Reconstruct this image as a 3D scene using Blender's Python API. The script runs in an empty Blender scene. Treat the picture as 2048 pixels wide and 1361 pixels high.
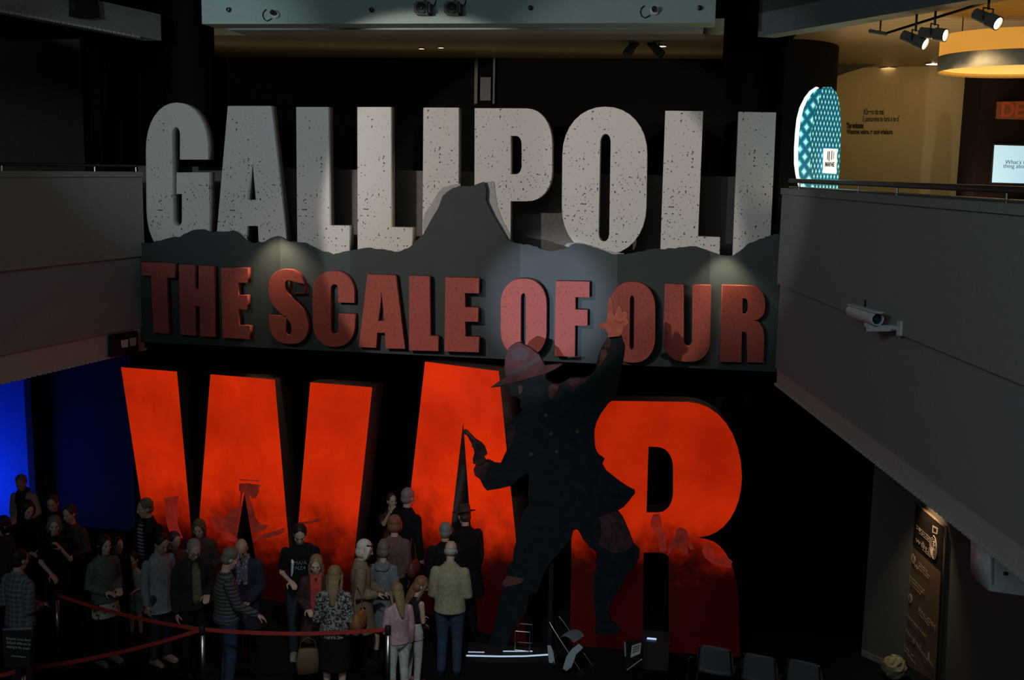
import bpy, bmesh, math, random
from mathutils import Vector, Matrix
random.seed(7)
PI = math.pi
scene = bpy.context.scene
C = scene.collection
# ------------------------------------------------------------ camera, world, exposure
EYE = Vector((0, 0, 6.32)); F = 2200.0; YAW = math.radians(8.7); PITCH = math.radians(8.84); ROLL = 0.018
_f0 = Vector((-math.sin(YAW), math.cos(YAW), 0)); _r0 = Vector((math.cos(YAW), math.sin(YAW), 0)); _z = Vector((0, 0, 1))
FW = _f0*math.cos(PITCH) - _z*math.sin(PITCH)
_u0 = _f0*math.sin(PITCH) + _z*math.cos(PITCH)
RT = _r0*math.cos(ROLL) + _u0*math.sin(ROLL)
UP = -_r0*math.sin(ROLL) + _u0*math.cos(ROLL)
cam = bpy.data.cameras.new('camera'); cam_o = bpy.data.objects.new('camera', cam); C.objects.link(cam_o)
cam.sensor_width = 36; cam.lens = F/2048*36; cam.clip_end = 200
cam_o.matrix_world = Matrix(((RT.x, UP.x, -FW.x, EYE.x), (RT.y, UP.y, -FW.y, EYE.y), (RT.z, UP.z, -FW.z, EYE.z), (0, 0, 0, 1)))
scene.camera = cam_o
w = bpy.data.worlds.new('World'); scene.world = w; w.use_nodes = True
w.node_tree.nodes['Background'].inputs[0].default_value = (0.62, 0.78, 0.85, 1)
w.node_tree.nodes['Background'].inputs[1].default_value = 0.022
scene.view_settings.view_transform = 'Standard'; scene.view_settings.look = 'None'
scene.view_settings.exposure = 0.0; scene.view_settings.gamma = 1; scene.view_settings.use_curve_mapping = False

def ray(px, py):
    return (FW*F + RT*(px-1024) - UP*(py-680.5)).normalized()
def on_y(px, py, Y):
    d = ray(px, py); return EYE + d*((Y-EYE.y)/d.y)
def on_z(px, py, Z=0.0):
    d = ray(px, py); return EYE + d*((Z-EYE.z)/d.z)
def at_depth(px, py, D):
    d = ray(px, py); return EYE + d*(D/d.dot(_f0))
class Plane:                      # an upright plane through p0, running along the horizontal direction u
    def __init__(s, p0, u):
        s.p = Vector(p0); s.u = Vector((u[0], u[1], 0)).normalized(); s.n = Vector((-s.u.y, s.u.x, 0))   # n points away from the viewer
        if s.n.dot(s.p-EYE) < 0: s.n = -s.n
    def hit(s, px, py):
        d = ray(px, py); return EYE + d*((s.p-EYE).dot(s.n)/d.dot(s.n))
    def ab(s, px, py):
        q = s.hit(px, py) - s.p; return (q.dot(s.u), q.z)
    def at(s, a, b, c=0): return s.p + s.u*a + _z*b + s.n*c

def spot(name, loc, target, power, color, angle, blend=.3, radius=.06):
    l = bpy.data.lights.new(name, 'SPOT'); l.energy = power; l.color = color; l.spot_size = math.radians(angle); l.spot_blend = blend; l.shadow_soft_size = radius
    o = bpy.data.objects.new(name, l); C.objects.link(o); o.location = loc
    o.rotation_euler = (Vector(target)-Vector(loc)).to_track_quat('-Z', 'Y').to_euler(); return o
def area(name, loc, target, power, color, sx, sy):
    l = bpy.data.lights.new(name, 'AREA'); l.energy = power; l.color = color; l.shape = 'RECTANGLE'; l.size = sx; l.size_y = sy
    o = bpy.data.objects.new(name, l); C.objects.link(o); o.location = loc
    o.rotation_euler = (Vector(target)-Vector(loc)).to_track_quat('-Z', 'Y').to_euler(); return o
def point(name, loc, power, color, radius=.05):
    l = bpy.data.lights.new(name, 'POINT'); l.energy = power; l.color = color; l.shadow_soft_size = radius
    o = bpy.data.objects.new(name, l); C.objects.link(o); o.location = loc; return o
# stage lamps under the galleries aimed at the big lettering
spot('wall_wash_warm', (-5.6, 6.0, 7.8), on_y(1010, 450, 15), 1450, (1, .87, .76), 32, .12)
spot('wall_wash_right', (-4.6, 4.5, 7.7), on_y(1440, 330, 15), 500, (.95, .95, .98), 26, .5)
spot('wall_wash_cool', (-5.9, 6.5, 7.9), on_y(480, 235, 15), 470, (.84, .96, 1), 38, .7)
spot('blue_profile_spot', (-3.4, .5, 5.1), on_y(1090, 608, 14.8), 5600, (.74, .78, 1), 8.2, .7, .02)
spot('panel_glow_left', on_y(535, 455, 14.60), on_y(575, 640, 14.9), 60, (1, .70, .42), 100, .8, .05)
spot('panel_glow_right', on_y(1446, 490, 14.60), on_y(1446, 640, 14.9), 40, (1, .74, .45), 90, .8, .05)
spot('red_letter_spot', (-5.8, 6, 7.6), on_y(720, 630, 14.9), 160, (1, .72, .5), 30, .7)
spot('crowd_spot', (-.9, 4.5, 9.6), (-2.9, 12.7, 1), 1150, (.86, .95, 1), 36, 1.0, .3)
area('hall_fill', (-2.5, -4.5, 10.8), (-2.5, 14, 3.5), 225, (.74, .97, 1), 9, 2.5)  # unseen fill added behind the camera for cool ambient light
area('hall_fill_side', (-5.5, 0.5, 9.8), (2.2, 9.0, 5), 75, (.85, .96, 1), 2.5, 2)  # second unseen fill, added to brighten the right balcony face
# lamps of the right gallery room, then upward fills onto the ceilings
spot('room_wash', at_depth(1740, 120, 15.6), at_depth(1735, 300, 18.3), 17, (1, .76, .42), 92, .9)
spot('room_wash', at_depth(1840, 110, 15.2), at_depth(1840, 330, 18.0), 14, (1, .76, .42), 92, .9)
spot('room_wash', at_depth(1940, 110, 14.6), at_depth(1925, 290, 17.6), 9, (1, .76, .42), 92, .9)
area('room_up', at_depth(1850, 420, 14), at_depth(1850, 60, 14), 60, (1, .72, .36), 4, 3)  # added in place of warm bounce onto the room ceiling
area('far_gallery_up', on_y(900, 240, 16.6), on_y(900, 60, 16.4), 6, (1, .72, .36), 9, .4)

# ------------------------------------------------------------ materials
MATS = {}
def new_mat(name):
    m = bpy.data.materials.new(name); m.use_nodes = True; nt = m.node_tree
    return m, nt, nt.nodes['Principled BSDF'], nt.nodes, nt.links
def mat(name, col, rough=.6, metal=0, var=.12, scale=18, bump=0, coat=0):
    if name in MATS: return MATS[name]
    m, nt, b, N, L = new_mat(name)
    tc = N.new('ShaderNodeTexCoord'); no = N.new('ShaderNodeTexNoise'); no.inputs['Scale'].default_value = scale; no.inputs['Detail'].default_value = 5
    L.new(tc.outputs['Object'], no.inputs['Vector'])
    r = N.new('ShaderNodeMapRange'); r.inputs['From Min'].default_value = .3; r.inputs['From Max'].default_value = .7; r.inputs['To Min'].default_value = 1-var; r.inputs['To Max'].default_value = 1+var
    L.new(no.outputs[0], r.inputs[0])
    mx = N.new('ShaderNodeVectorMath'); mx.operation = 'SCALE'; mx.inputs[0].default_value = col[:3]
    L.new(r.outputs[0], mx.inputs['Scale']); L.new(mx.outputs[0], b.inputs['Base Color'])
    b.inputs['Roughness'].default_value = rough; b.inputs['Metallic'].default_value = metal; b.inputs['Coat Weight'].default_value = coat
    b.inputs['Specular IOR Level'].default_value = .04 if max(col[:3]) < .03 and rough > .5 else .3
    if bump:
        bp = N.new('ShaderNodeBump'); bp.inputs['Strength'].default_value = bump; bp.inputs['Distance'].default_value = .01
        L.new(no.outputs[0], bp.inputs['Height']); L.new(bp.outputs[0], b.inputs['Normal'])
    MATS[name] = m; return m
def emit(name, col, strength):
    if name in MATS: return MATS[name]
    m, nt, b, N, L = new_mat(name); b.inputs['Base Color'].default_value = (*col, 1)
    b.inputs['Emission Color'].default_value = (*col, 1); b.inputs['Emission Strength'].default_value = strength; b.inputs['Roughness'].default_value = .5
    MATS[name] = m; return m
def math_node(N, L, op, a, b=None, c=None):
    n = N.new('ShaderNodeMath'); n.operation = op
    for i, v in enumerate((a, b, c)):
        if v is None: continue
        if hasattr(v, 'links'): L.new(v, n.inputs[i])
        else: n.inputs[i].default_value = v
    return n.outputs[0]
def mixc(N, L, fac, a, b):
    n = N.new('ShaderNodeMix'); n.data_type = 'RGBA'
    L.new(fac, n.inputs['Factor']) if hasattr(fac, 'links') else None
    for k, v in ((6, a), (7, b)):
        if hasattr(v, 'links'): L.new(v, n.inputs[k])
        else: n.inputs[k].default_value = (*v, 1)
    return n.outputs['Result']

def speckled(name, col, speck, dens=.5, low=0.0):
    "painted board with chipped dark specks, thicker in drifts"
    m, nt, b, N, L = new_mat(name)
    tc = N.new('ShaderNodeTexCoord')
    no = N.new('ShaderNodeTexNoise'); no.inputs['Scale'].default_value = 30; no.inputs['Detail'].default_value = 2.5; L.new(tc.outputs['Object'], no.inputs['Vector'])
    big = N.new('ShaderNodeTexNoise'); big.inputs['Scale'].default_value = 2.6; big.inputs['Detail'].default_value = 4; L.new(tc.outputs['Object'], big.inputs['Vector'])
    sep = N.new('ShaderNodeSeparateXYZ'); L.new(tc.outputs['Generated'], sep.inputs[0])
    t = math_node(N, L, 'MULTIPLY_ADD', big.outputs[0], dens*2.6, .82-dens*1.3)
    t = math_node(N, L, 'MULTIPLY_ADD', sep.outputs['Z'], -low, t)
    h = math_node(N, L, 'MULTIPLY_ADD', t, -.28, .83)
    f = math_node(N, L, 'GREATER_THAN', no.outputs[0], h)
    c = mixc(N, L, f, col, speck)
    L.new(c, b.inputs['Base Color']); b.inputs['Roughness'].default_value = .65
    MATS[name] = m; return m
def blotchy(name, c1, c2, scale, rough=.7, lo=.35, hi=.65, strength=0):
    if name in MATS: return MATS[name]
    m, nt, b, N, L = new_mat(name)
    tc = N.new('ShaderNodeTexCoord'); no = N.new('ShaderNodeTexNoise'); no.inputs['Scale'].default_value = scale; no.inputs['Detail'].default_value = 8; no.inputs['Roughness'].default_value = .6
    L.new(tc.outputs['Object'], no.inputs['Vector'])
    r = N.new('ShaderNodeMapRange'); r.inputs['From Min'].default_value = lo; r.inputs['From Max'].default_value = hi; L.new(no.outputs[0], r.inputs[0])
    c = mixc(N, L, r.outputs[0], c1, c2); b.inputs['Specular IOR Level'].default_value = .08; L.new(c, b.inputs['Base Color']); b.inputs['Roughness'].default_value = rough
    if strength: L.new(c, b.inputs['Emission Color']); b.inputs['Emission Strength'].default_value = strength
    MATS[name] = m; return m

# ------------------------------------------------------------ mesh helpers
def link(name, me, m=None, parent=None, smooth=False):
    o = bpy.data.objects.new(name, me); C.objects.link(o)
    if m is not None:
        for x in (m if isinstance(m, (list, tuple)) else [m]): me.materials.append(x)
    if parent is not None: o.parent = parent
    if smooth:
        for p in me.polygons: p.use_smooth = True
    return o
def obj(name, bm, m, parent=None, org=None, smooth=False):
    bmesh.ops.recalc_face_normals(bm, faces=bm.faces[:])
    if org is not None: bmesh.ops.translate(bm, vec=-Vector(org), verts=bm.verts[:])
    me = bpy.data.meshes.new(name); bm.to_mesh(me); bm.free()
    o = link(name, me, m, parent, smooth)
    if org is not None and parent is None: o.location = org
    return o
def tag(o, label=None, cat=None, group=None, kind=None):
    if label: o['label'] = label
    if cat: o['category'] = cat
    if group: o['group'] = group
    if kind: o['kind'] = kind
    return o
def thing(name, label, cat, loc=(0, 0, 0), rz=0, group=None):
    o = bpy.data.objects.new(name, None); C.objects.link(o); o.location = loc; o.rotation_euler = (0, 0, rz); o.empty_display_size = .1
    return tag(o, label, cat, group)
def struct(name, bm, m, smooth=False): return tag(obj(name, bm, m, smooth=smooth), kind='structure')
def box(bm, p0, p1):
    x0, y0, z0 = p0; x1, y1, z1 = p1
    v = [bm.verts.new(q) for q in ((x0,y0,z0),(x1,y0,z0),(x1,y1,z0),(x0,y1,z0),(x0,y0,z1),(x1,y0,z1),(x1,y1,z1),(x0,y1,z1))]
    for f in ((0,3,2,1),(4,5,6,7),(0,1,5,4),(1,2,6,5),(2,3,7,6),(3,0,4,7)): bm.faces.new([v[i] for i in f])
    return v
def obox(bm, c, ax, ay, az):
    "box from centre and three half-axis vectors"
    c, ax, ay, az = map(Vector, (c, ax, ay, az))
    v = [bm.verts.new(c + ax*i + ay*j + az*k) for k in (-1, 1) for (i, j) in ((-1,-1),(1,-1),(1,1),(-1,1))]
    for f in ((0,3,2,1),(4,5,6,7),(0,1,5,4),(1,2,6,5),(2,3,7,6),(3,0,4,7)): bm.faces.new([v[i] for i in f])
    return v
def prism(bm, pts, ext):
    "closed polygon (3D points) pushed along ext"
    ext = Vector(ext); a = [bm.verts.new(p) for p in pts]; b = [bm.verts.new(Vector(p)+ext) for p in pts]
    bm.faces.new(a); bm.faces.new(b[::-1]); n = len(a)
    for i in range(n): bm.faces.new((a[i], b[i], b[(i+1) % n], a[(i+1) % n]))
def tube(bm, pts, radii, seg=10, flat=None, caps=True):
    "rounded tube along points"
    pts = [Vector(p) for p in pts]
    if not hasattr(radii, '__len__'): radii = [radii]*len(pts)
    path = []; n = len(pts)
    d0 = (pts[1]-pts[0]).normalized(); d1 = (pts[-1]-pts[-2]).normalized()
    if caps:
        for k in (.98, .75, .4): path.append((pts[0]-d0*radii[0]*k, radii[0]*math.sqrt(1-k*k), d0))
    for i in range(n):
        d = (pts[min(i+1, n-1)]-pts[max(i-1, 0)]).normalized(); path.append((pts[i], radii[i], d))
    if caps:
        for k in (.4, .75, .98): path.append((pts[-1]+d1*radii[-1]*k, radii[-1]*math.sqrt(1-k*k), d1))
    rings = []
    ref = Vector((0, 1, 0)) if abs(d0.y) < .8 else Vector((1, 0, 0))
    for p, r, d in path:
        a = ref - d*ref.dot(d); a.normalize(); b = d.cross(a)
        fa, fb = flat if flat else (1, 1)
        rings.append([bm.verts.new(p + a*math.cos(2*PI*k/seg)*r*fa + b*math.sin(2*PI*k/seg)*r*fb) for k in range(seg)])
    for i in range(len(rings)-1):
        for k in range(seg): bm.faces.new((rings[i][k], rings[i][(k+1) % seg], rings[i+1][(k+1) % seg], rings[i+1][k]))
    bm.faces.new(rings[0][::-1]); bm.faces.new(rings[-1])
def loft(bm, rings, seg=20, M=None, cap=True, power=2.0):
    "stack of horizontal ellipses (cx, cy, z, rx, ry)"
    R = []
    for (cx, cy, z, rx, ry) in rings:
        rr = []
        for k in range(seg):
            t = 2*PI*k/seg; c, s = math.cos(t), math.sin(t)
            q = Vector((cx + rx*math.copysign(abs(c)**(2/power), c), cy + ry*math.copysign(abs(s)**(2/power), s), z))
            rr.append(bm.verts.new(M @ q if M else q))
        R.append(rr)
    for i in range(len(R)-1):
        for k in range(seg): bm.faces.new((R[i][k], R[i][(k+1) % seg], R[i+1][(k+1) % seg], R[i+1][k]))
    if cap: bm.faces.new(R[0][::-1]); bm.faces.new(R[-1])
def ell(bm, c, r, M=None, seg=16, rings=10):
    rs = []
    for i in range(1, rings):
        t = -PI/2 + PI*i/rings; rs.append((c[0], c[1], c[2]+r[2]*math.sin(t), r[0]*math.cos(t), r[1]*math.cos(t)))
    loft(bm, rs, seg, M)
def lathe(bm, prof, c, axis=(0, 0, 1), seg=32, closed=True):
    "profile (r, h) spun round an axis"
    ax = Vector(axis).normalized(); ref = Vector((0, 0, 1)) if abs(ax.z) < .9 else Vector((1, 0, 0))
    a = (ref - ax*ref.dot(ax)).normalized(); b = ax.cross(a); c = Vector(c); R = []
    for r, h in prof: R.append([bm.verts.new(c + ax*h + (a*math.cos(2*PI*k/seg) + b*math.sin(2*PI*k/seg))*max(r, 1e-4)) for k in range(seg)])
    for i in range(len(R)-1):
        for k in range(seg): bm.faces.new((R[i][k], R[i][(k+1) % seg], R[i+1][(k+1) % seg], R[i+1][k]))
    if closed: bm.faces.new(R[0][::-1]); bm.faces.new(R[-1])
def quad(bm, *pts): bm.faces.new([bm.verts.new(p) for p in pts])

def rounded(pts):
    "polygon whose corners may carry fillets: (x, y), (x, y, r) or (x, y, r_in, r_out)"
    out = []; n = len(pts)
    for i, p in enumerate(pts):
        P = Vector(p[:2])
        if len(p) == 2: out.append(tuple(P)); continue
        ri = p[2]; ro = p[3] if len(p) > 3 else p[2]
        A = Vector(pts[i-1][:2]); B = Vector(pts[(i+1) % n][:2])
        s = P + (A-P).normalized()*ri; e = P + (B-P).normalized()*ro
        c1 = s + (P-s)*.58; c2 = e + (P-e)*.58
        for k in range(9):
            t = k/8; q = s*(1-t)**3 + c1*3*t*(1-t)**2 + c2*3*t*t*(1-t) + e*t**3; out.append(tuple(q))
    return out
def zc(ox, oy, s, pts): return [(ox+p[0]/s, oy+p[1]/s) + tuple(q/s for q in p[2:]) for p in pts]
def fill_mesh(name, loops, depth, bevel=0.0, grid=None):
    "2D loops (a, b), holes by the even-odd rule, filled and given a thickness; returns mesh in (a, depth, b)"
    cu = bpy.data.curves.new(name, 'CURVE'); cu.dimensions = '2D'; cu.fill_mode = 'BOTH'; cu.extrude = max(depth/2-bevel, .0005); cu.bevel_depth = bevel; cu.bevel_resolution = 0
    for lp in loops:
        s = cu.splines.new('POLY'); s.points.add(len(lp)-1)
        for q, p in zip(s.points, lp): q.co = (p[0], p[1], 0, 1)
        s.use_cyclic_u = True
    o = bpy.data.objects.new('tmp', cu); C.objects.link(o)
    me = bpy.data.meshes.new_from_object(o.evaluated_get(bpy.context.evaluated_depsgraph_get()))
    bpy.data.objects.remove(o); bpy.data.curves.remove(cu)
    me.name = name; me.materials.clear(); return me
def plane_board(name, pl, loops_px, depth, m, parent=None, off=0.0, bevel=.004, origin=None):
    "letter or cut-out: pixel outlines laid on a real upright plane, front face off metres in front of it, thickness going back"
    loops = [[pl.ab(*p) for p in rounded(lp)] for lp in loops_px]
    me = fill_mesh(name, loops, depth, bevel)
    xs = [a for lp in loops for a, b in lp]; zs = [b for lp in loops for a, b in lp]
    if origin is None: origin = pl.at((min(xs)+max(xs))/2, min(zs), 0)
    for v in me.vertices:
        a, b, c = v.co; v.co = pl.at(a, b, (depth/2 - c) - off) - origin
    bm = bmesh.new(); bm.from_mesh(me); bmesh.ops.recalc_face_normals(bm, faces=bm.faces[:]); bm.to_mesh(me); bm.free()
    o = link(name, me, m, parent)
    if parent is None: o.location = origin
    return o, origin
def text_mesh(name, s, size, depth, frame, m, parent=None, origin=(0,0,0), align='LEFT', bold=0.0, shear=0):
    "built-in font lettering; frame(a, b, c) places a local point"
    cu = bpy.data.curves.new(name, 'FONT'); cu.body = s; cu.size = size; cu.extrude = depth; cu.align_x = align; cu.offset = bold; cu.shear = shear
    o = bpy.data.objects.new('tmp', cu); C.objects.link(o)
    me = bpy.data.meshes.new_from_object(o.evaluated_get(bpy.context.evaluated_depsgraph_get()))
    bpy.data.objects.remove(o); bpy.data.curves.remove(cu); me.name = name; me.materials.clear()
    for v in me.vertices: v.co = Vector(frame(v.co.x, v.co.y, v.co.z)) - Vector(origin)
    return link(name, me, m, parent)
# ------------------------------------------------------------ the room
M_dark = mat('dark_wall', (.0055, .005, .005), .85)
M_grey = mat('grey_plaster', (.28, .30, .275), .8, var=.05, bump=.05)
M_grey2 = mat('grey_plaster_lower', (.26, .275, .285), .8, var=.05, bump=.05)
M_fascia = mat('pale_fascia', (.42, .42, .385), .7, var=.05)
M_beam = mat('blue_grey_beam', (.25, .335, .33), .6, var=.05)
M_col = mat('black_column', (.005, .005, .0055), .6)
M_floor = mat('dark_carpet', (.008, .008, .009), .85, var=.3, scale=60, bump=.3)
M_steel = mat('brushed_steel', (.5, .5, .5), .3, 1.0)
M_darkmetal = mat('dark_metal', (.03, .03, .03), .4, .8)
M_black = mat('black_plastic', (.014, .014, .015), .45)
M_white = mat('white_plastic', (.62, .66, .68), .4)
def slat_ceiling():
    m, nt, b, N, L = new_mat('bronze_slat_ceiling')
    tc = N.new('ShaderNodeTexCoord'); wv = N.new('ShaderNodeTexWave'); wv.inputs['Scale'].default_value = 6.0; wv.bands_direction = 'Y'; wv.inputs['Distortion'].default_value = .3
    L.new(tc.outputs['Object'], wv.inputs['Vector'])
    c = mixc(N, L, wv.outputs['Fac'], (.20, .15, .09), (.40, .31, .19)); L.new(c, b.inputs['Base Color'])
    b.inputs['Roughness'].default_value = .32; b.inputs['Metallic'].default_value = .7
    bp = N.new('ShaderNodeBump'); bp.inputs['Strength'].default_value = .5; bp.inputs['Distance'].default_value = .02
    L.new(wv.outputs['Fac'], bp.inputs['Height']); L.new(bp.outputs[0], b.inputs['Normal']); return m
M_ceil = slat_ceiling()
ZC = 8.0       # ceiling over the upper galleries
ZT = 8.62
bm = bmesh.new(); box(bm, (-22, -6, -.2), (22, 26, 0)); struct('floor', bm, M_floor)
# back walls
bm = bmesh.new(); box(bm, (-16, 17.3, 0), (on_y(1650, 300, 17.3).x, 17.5, 11.4)); struct('wall_back', bm, M_dark)
bm = bmesh.new()   # narrow framed strip on the far wall
p = on_y(950, 115, 17.25); q = on_y(990, 208, 17.25)
box(bm, (p.x, 17.22, q.z), (p.x+.05, 17.3, p.z)); box(bm, (q.x-.03, 17.2, q.z), (q.x, 17.3, p.z)); box(bm, (p.x+.09, 17.24, q.z+.05), (q.x-.07, 17.3, p.z-.3))
struct('trim_1', bm, mat('strip_metal', (.05, .048, .045), .5, .3))
# slab over the far gallery, its pale face and stepped soffit
A = on_y(404, 48, 12.9); B = on_y(1430, 48, 12.9)
bm = bmesh.new(); box(bm, (A.x, 12.9, A.z), (B.x, 13.3, A.z+.62)); struct('trim_2', bm, M_beam)
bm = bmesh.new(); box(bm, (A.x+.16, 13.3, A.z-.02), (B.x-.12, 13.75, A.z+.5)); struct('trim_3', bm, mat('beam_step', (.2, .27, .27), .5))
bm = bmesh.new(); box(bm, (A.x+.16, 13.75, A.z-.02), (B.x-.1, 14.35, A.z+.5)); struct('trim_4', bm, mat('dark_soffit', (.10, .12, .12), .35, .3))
ZC = A.z + .04
bm = bmesh.new(); prism(bm, [(on_y(429, 100, 14.35).x, 14.35, ZC), (on_y(1446, 100, 14.35).x, 14.35, ZC), (on_y(1446, 100, 17.3).x, 17.3, ZC), (on_y(429, 100, 17.3).x, 17.3, ZC)], (0, 0, .2)); struct('ceiling', bm, M_ceil)
bm = bmesh.new(); box(bm, (-22, -6, 11.4), (22, 26, 11.6)); struct('ceiling_high', bm, M_dark)
def column(px0, px1, Y, name, label):
    a = on_y(px0, 300, Y); b = on_y(px1, 300, Y); r = (b.x-a.x)/2
    t = thing(name, label, 'column', ((a.x+b.x)/2, Y, 0))
    bm = bmesh.new(); lathe(bm, [(r, 0), (r, 11.3)], (0, 0, 0), seg=48); obj('shaft', bm, M_col, t, smooth=False)
    bm = bmesh.new(); lathe(bm, [(r+.05, 0), (r+.05, .18), (r+.01, .2)], (0, 0, 0), seg=48); obj('base', bm, M_darkmetal, t)
column(336, 428, 16.5, 'column', 'black round column rising left behind the white letter G')
column(1446, 1558, 16.6, 'column', 'black round column rising right behind the last white letter I')
# far gallery parapet behind the white letters
A = on_y(276, 335, 15.9); B = on_y(1562, 356, 15.9); ztop = on_y(900, 343, 15.9).z
bm = bmesh.new(); box(bm, (A.x, 15.9, 3.6), (B.x+.3, 16.15, ztop)); struct('wall_far_parapet', bm, mat('far_parapet', (.13, .12, .11), .8))
bm = bmesh.new(); box(bm, (A.x-.2, 15.9, 3.45), (B.x+.3, 17.3, 3.6)); struct('floor_far_gallery', bm, M_dark)

# side galleries
def gallery(side, pf, df, pn, dn, zs, ext):
    "vertical faces following two pixel columns: pf at depth df (far end), pn at depth dn (near end)"
    a = at_depth(pf[0], pf[1], df); b = at_depth(pn[0], pn[1], dn); u = (b-a); u.z = 0; u.normalize()
    b = b + u*ext
    return Vector((a.x, a.y, 0)), Vector((b.x, b.y, 0)), u
La, Lb, Lu = gallery('left', (284, 345), 15.9, (0, 342), 13.32, None, 9)
Ra, Rb, Ru = gallery('right', (1565, 372), 13.3, (2048, 415), 7.15, None, 5)
def slab(bm, a, b, n, t, z0, z1):
    prism(bm, [(a.x, a.y, z0), (b.x, b.y, z0), (b.x, b.y, z1), (a.x, a.y, z1)], n*t)
Ln = Vector((-Lu.y, Lu.x, 0)); Ln = Ln if Ln.x < 0 else -Ln
Rn = Vector((-Ru.y, Ru.x, 0)); Rn = Rn if Rn.x > 0 else -Rn
PL = Plane(La, Lu); PR = Plane(Ra, Ru)
def zat(pl, *ps): return sum(pl.hit(*p).z for p in ps)/len(ps)
zl = [zat(PL, (5, 342), (270, 344)), zat(PL, (5, 545), (265, 513)), zat(PL, (5, 710), (220, 670)), zat(PL, (5, 762), (200, 725))]
zr = [zat(PR, (1580, 374), (2040, 415)), zat(PR, (1575, 573), (2040, 775)), zat(PR, (1570, 747), (2040, 1110)), zat(PR, (1570, 787), (1935, 1080), (2040, 1160))]
for nm, a, b, n, zz in (('left', La, Lb, Ln, zl), ('right', Ra, Rb, Rn, zr)):
    bm = bmesh.new(); slab(bm, a, b, n, .18, zz[1], zz[0]-.07); struct('wall_%s_parapet' % nm, bm, M_grey)
    bm = bmesh.new(); slab(bm, a-n*.02, b-n*.02, n, .24, zz[0]-.07, zz[0]); struct('trim_%s_coping' % nm, bm, M_grey)
    bm = bmesh.new(); slab(bm, a+n*.035, b+n*.035, n, .3, zz[2], zz[1]); struct('wall_%s_slab_edge' % nm, bm, M_grey2)
    bm = bmesh.new(); slab(bm, a+n*.06, b+n*.06, n, .25, zz[3], zz[2]); struct('trim_%s_fascia' % nm, bm, M_fascia)
    # saw-toothed ventilation strip under the fascia
    bm = bmesh.new(); L_ = (b-a).length; u = (b-a).normalized(); k = 0
    while k*.09 < L_:
        q = a + n*.06 + u*(k*.09); obox(bm, (q.x, q.y, zz[3]-.012), u*.03, n*.02, (0, 0, .014)); k += 1
    struct('trim_%s_teeth' % nm, bm, mat('tooth_strip', (.45, .44, .40), .6))
    bm = bmesh.new(); slab(bm, a+n*.2, b+n*.2, n, 9.0, zz[1]-.25, zz[1]-.02); struct('floor_%s_gallery' % nm, bm, M_dark)
# handrails
def handrail(name, label, a, b, n, z, r, posts, wire=False):
    t = thing(name, label, 'handrail', (a.x, a.y, z-.12))
    bm = bmesh.new(); tube(bm, [a+Vector((0, 0, z))+n*.09, b+Vector((0, 0, z))+n*.09], r, 12); obj('rail', bm, mat('dark_rail', (.05, .045, .042), .35, .6), t, org=t.location)
    if wire:
        bm = bmesh.new(); tube(bm, [a+Vector((0, 0, z-.075))+n*.09, b+Vector((0, 0, z-.075))+n*.09], r*.45, 8); obj('lower_rail', bm, M_steel, t, org=t.location)
    for q in posts:
        bm = bmesh.new(); tube(bm, [(q.x+n.x*.09, q.y+n.y*.09, z-.17), (q.x+n.x*.09, q.y+n.y*.09, z)], .012, 8, caps=False); obj('post', bm, M_steel, t, org=t.location)
zrail = zat(PR, (1580, 359), (2000, 384))
posts = [PR.hit(x, 400) for x in (1582, 1698, 1773, 1987)]
handrail('handrail', 'dark tubular handrail on thin posts along the right balcony', Ra, Rb, Rn, zrail, .026, posts, True)
zrl = zat(PL, (5, 329), (220, 331))
handrail('handrail', 'dark tubular handrail along the left balcony', La, Lb, Ln, zrl, .02, [PL.hit(x, 330) for x in (15, 200, 282)])
# left upper gallery: grey wall, dark post, black end
bm = bmesh.new(); a = La+Ln*2.6; b = Lb+Ln*2.6
pq = Plane(a, Lu); e = pq.hit(196, 200); e.z = 0
slab(bm, e, b, Ln, .2, 5.2, 9.4); struct('wall_left_upper', bm, mat('upper_left_wall', (.24, .22, .21), .85, var=.08))
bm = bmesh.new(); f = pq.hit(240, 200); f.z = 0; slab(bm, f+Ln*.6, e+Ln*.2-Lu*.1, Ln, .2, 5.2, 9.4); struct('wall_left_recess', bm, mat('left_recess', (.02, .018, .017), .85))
bm = bmesh.new(); a = at_depth(196, 200, 16.3); obox(bm, (a.x, a.y, 7), (.09, 0, 0), (0, .09, 0), (0, 0, 2.2)); struct('trim_5', bm, M_col)
bm = bmesh.new(); slab(bm, Lb+Ln*10, La+Ln*10-Lu*3, Ln, .2, 0, 9.4); struct('wall_left_end', bm, M_dark)
# next storey slab edge on the left
zb = [zat(PL, (10, 27), (325, 77)), zat(PL, (160, 0), (325, 23))]
bm = bmesh.new(); slab(bm, La-Lu*.55+Ln*.0, Lb, Ln, .3, zb[0], max(zb[1], zb[0]+.34)); struct('trim_left_storey', bm, mat('storey_beam', (.22, .26, .26), .6))
bm = bmesh.new(); k = 0
while k*.1 < 10:
    q = La + Lu*(k*.1); obox(bm, (q.x, q.y, zb[0]-.012), Lu*.035, Ln*.02, (0, 0, .014)); k += 1
struct('trim_left_storey_teeth', bm, mat('tooth_strip', (.45, .44, .40), .6))
bm = bmesh.new(); slab(bm, La-Lu*.55+Ln*.3, Lb+Ln*.3, Ln, 9, zb[0]+.05, zb[0]+.25); struct('ceiling_left', bm, M_dark)
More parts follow.
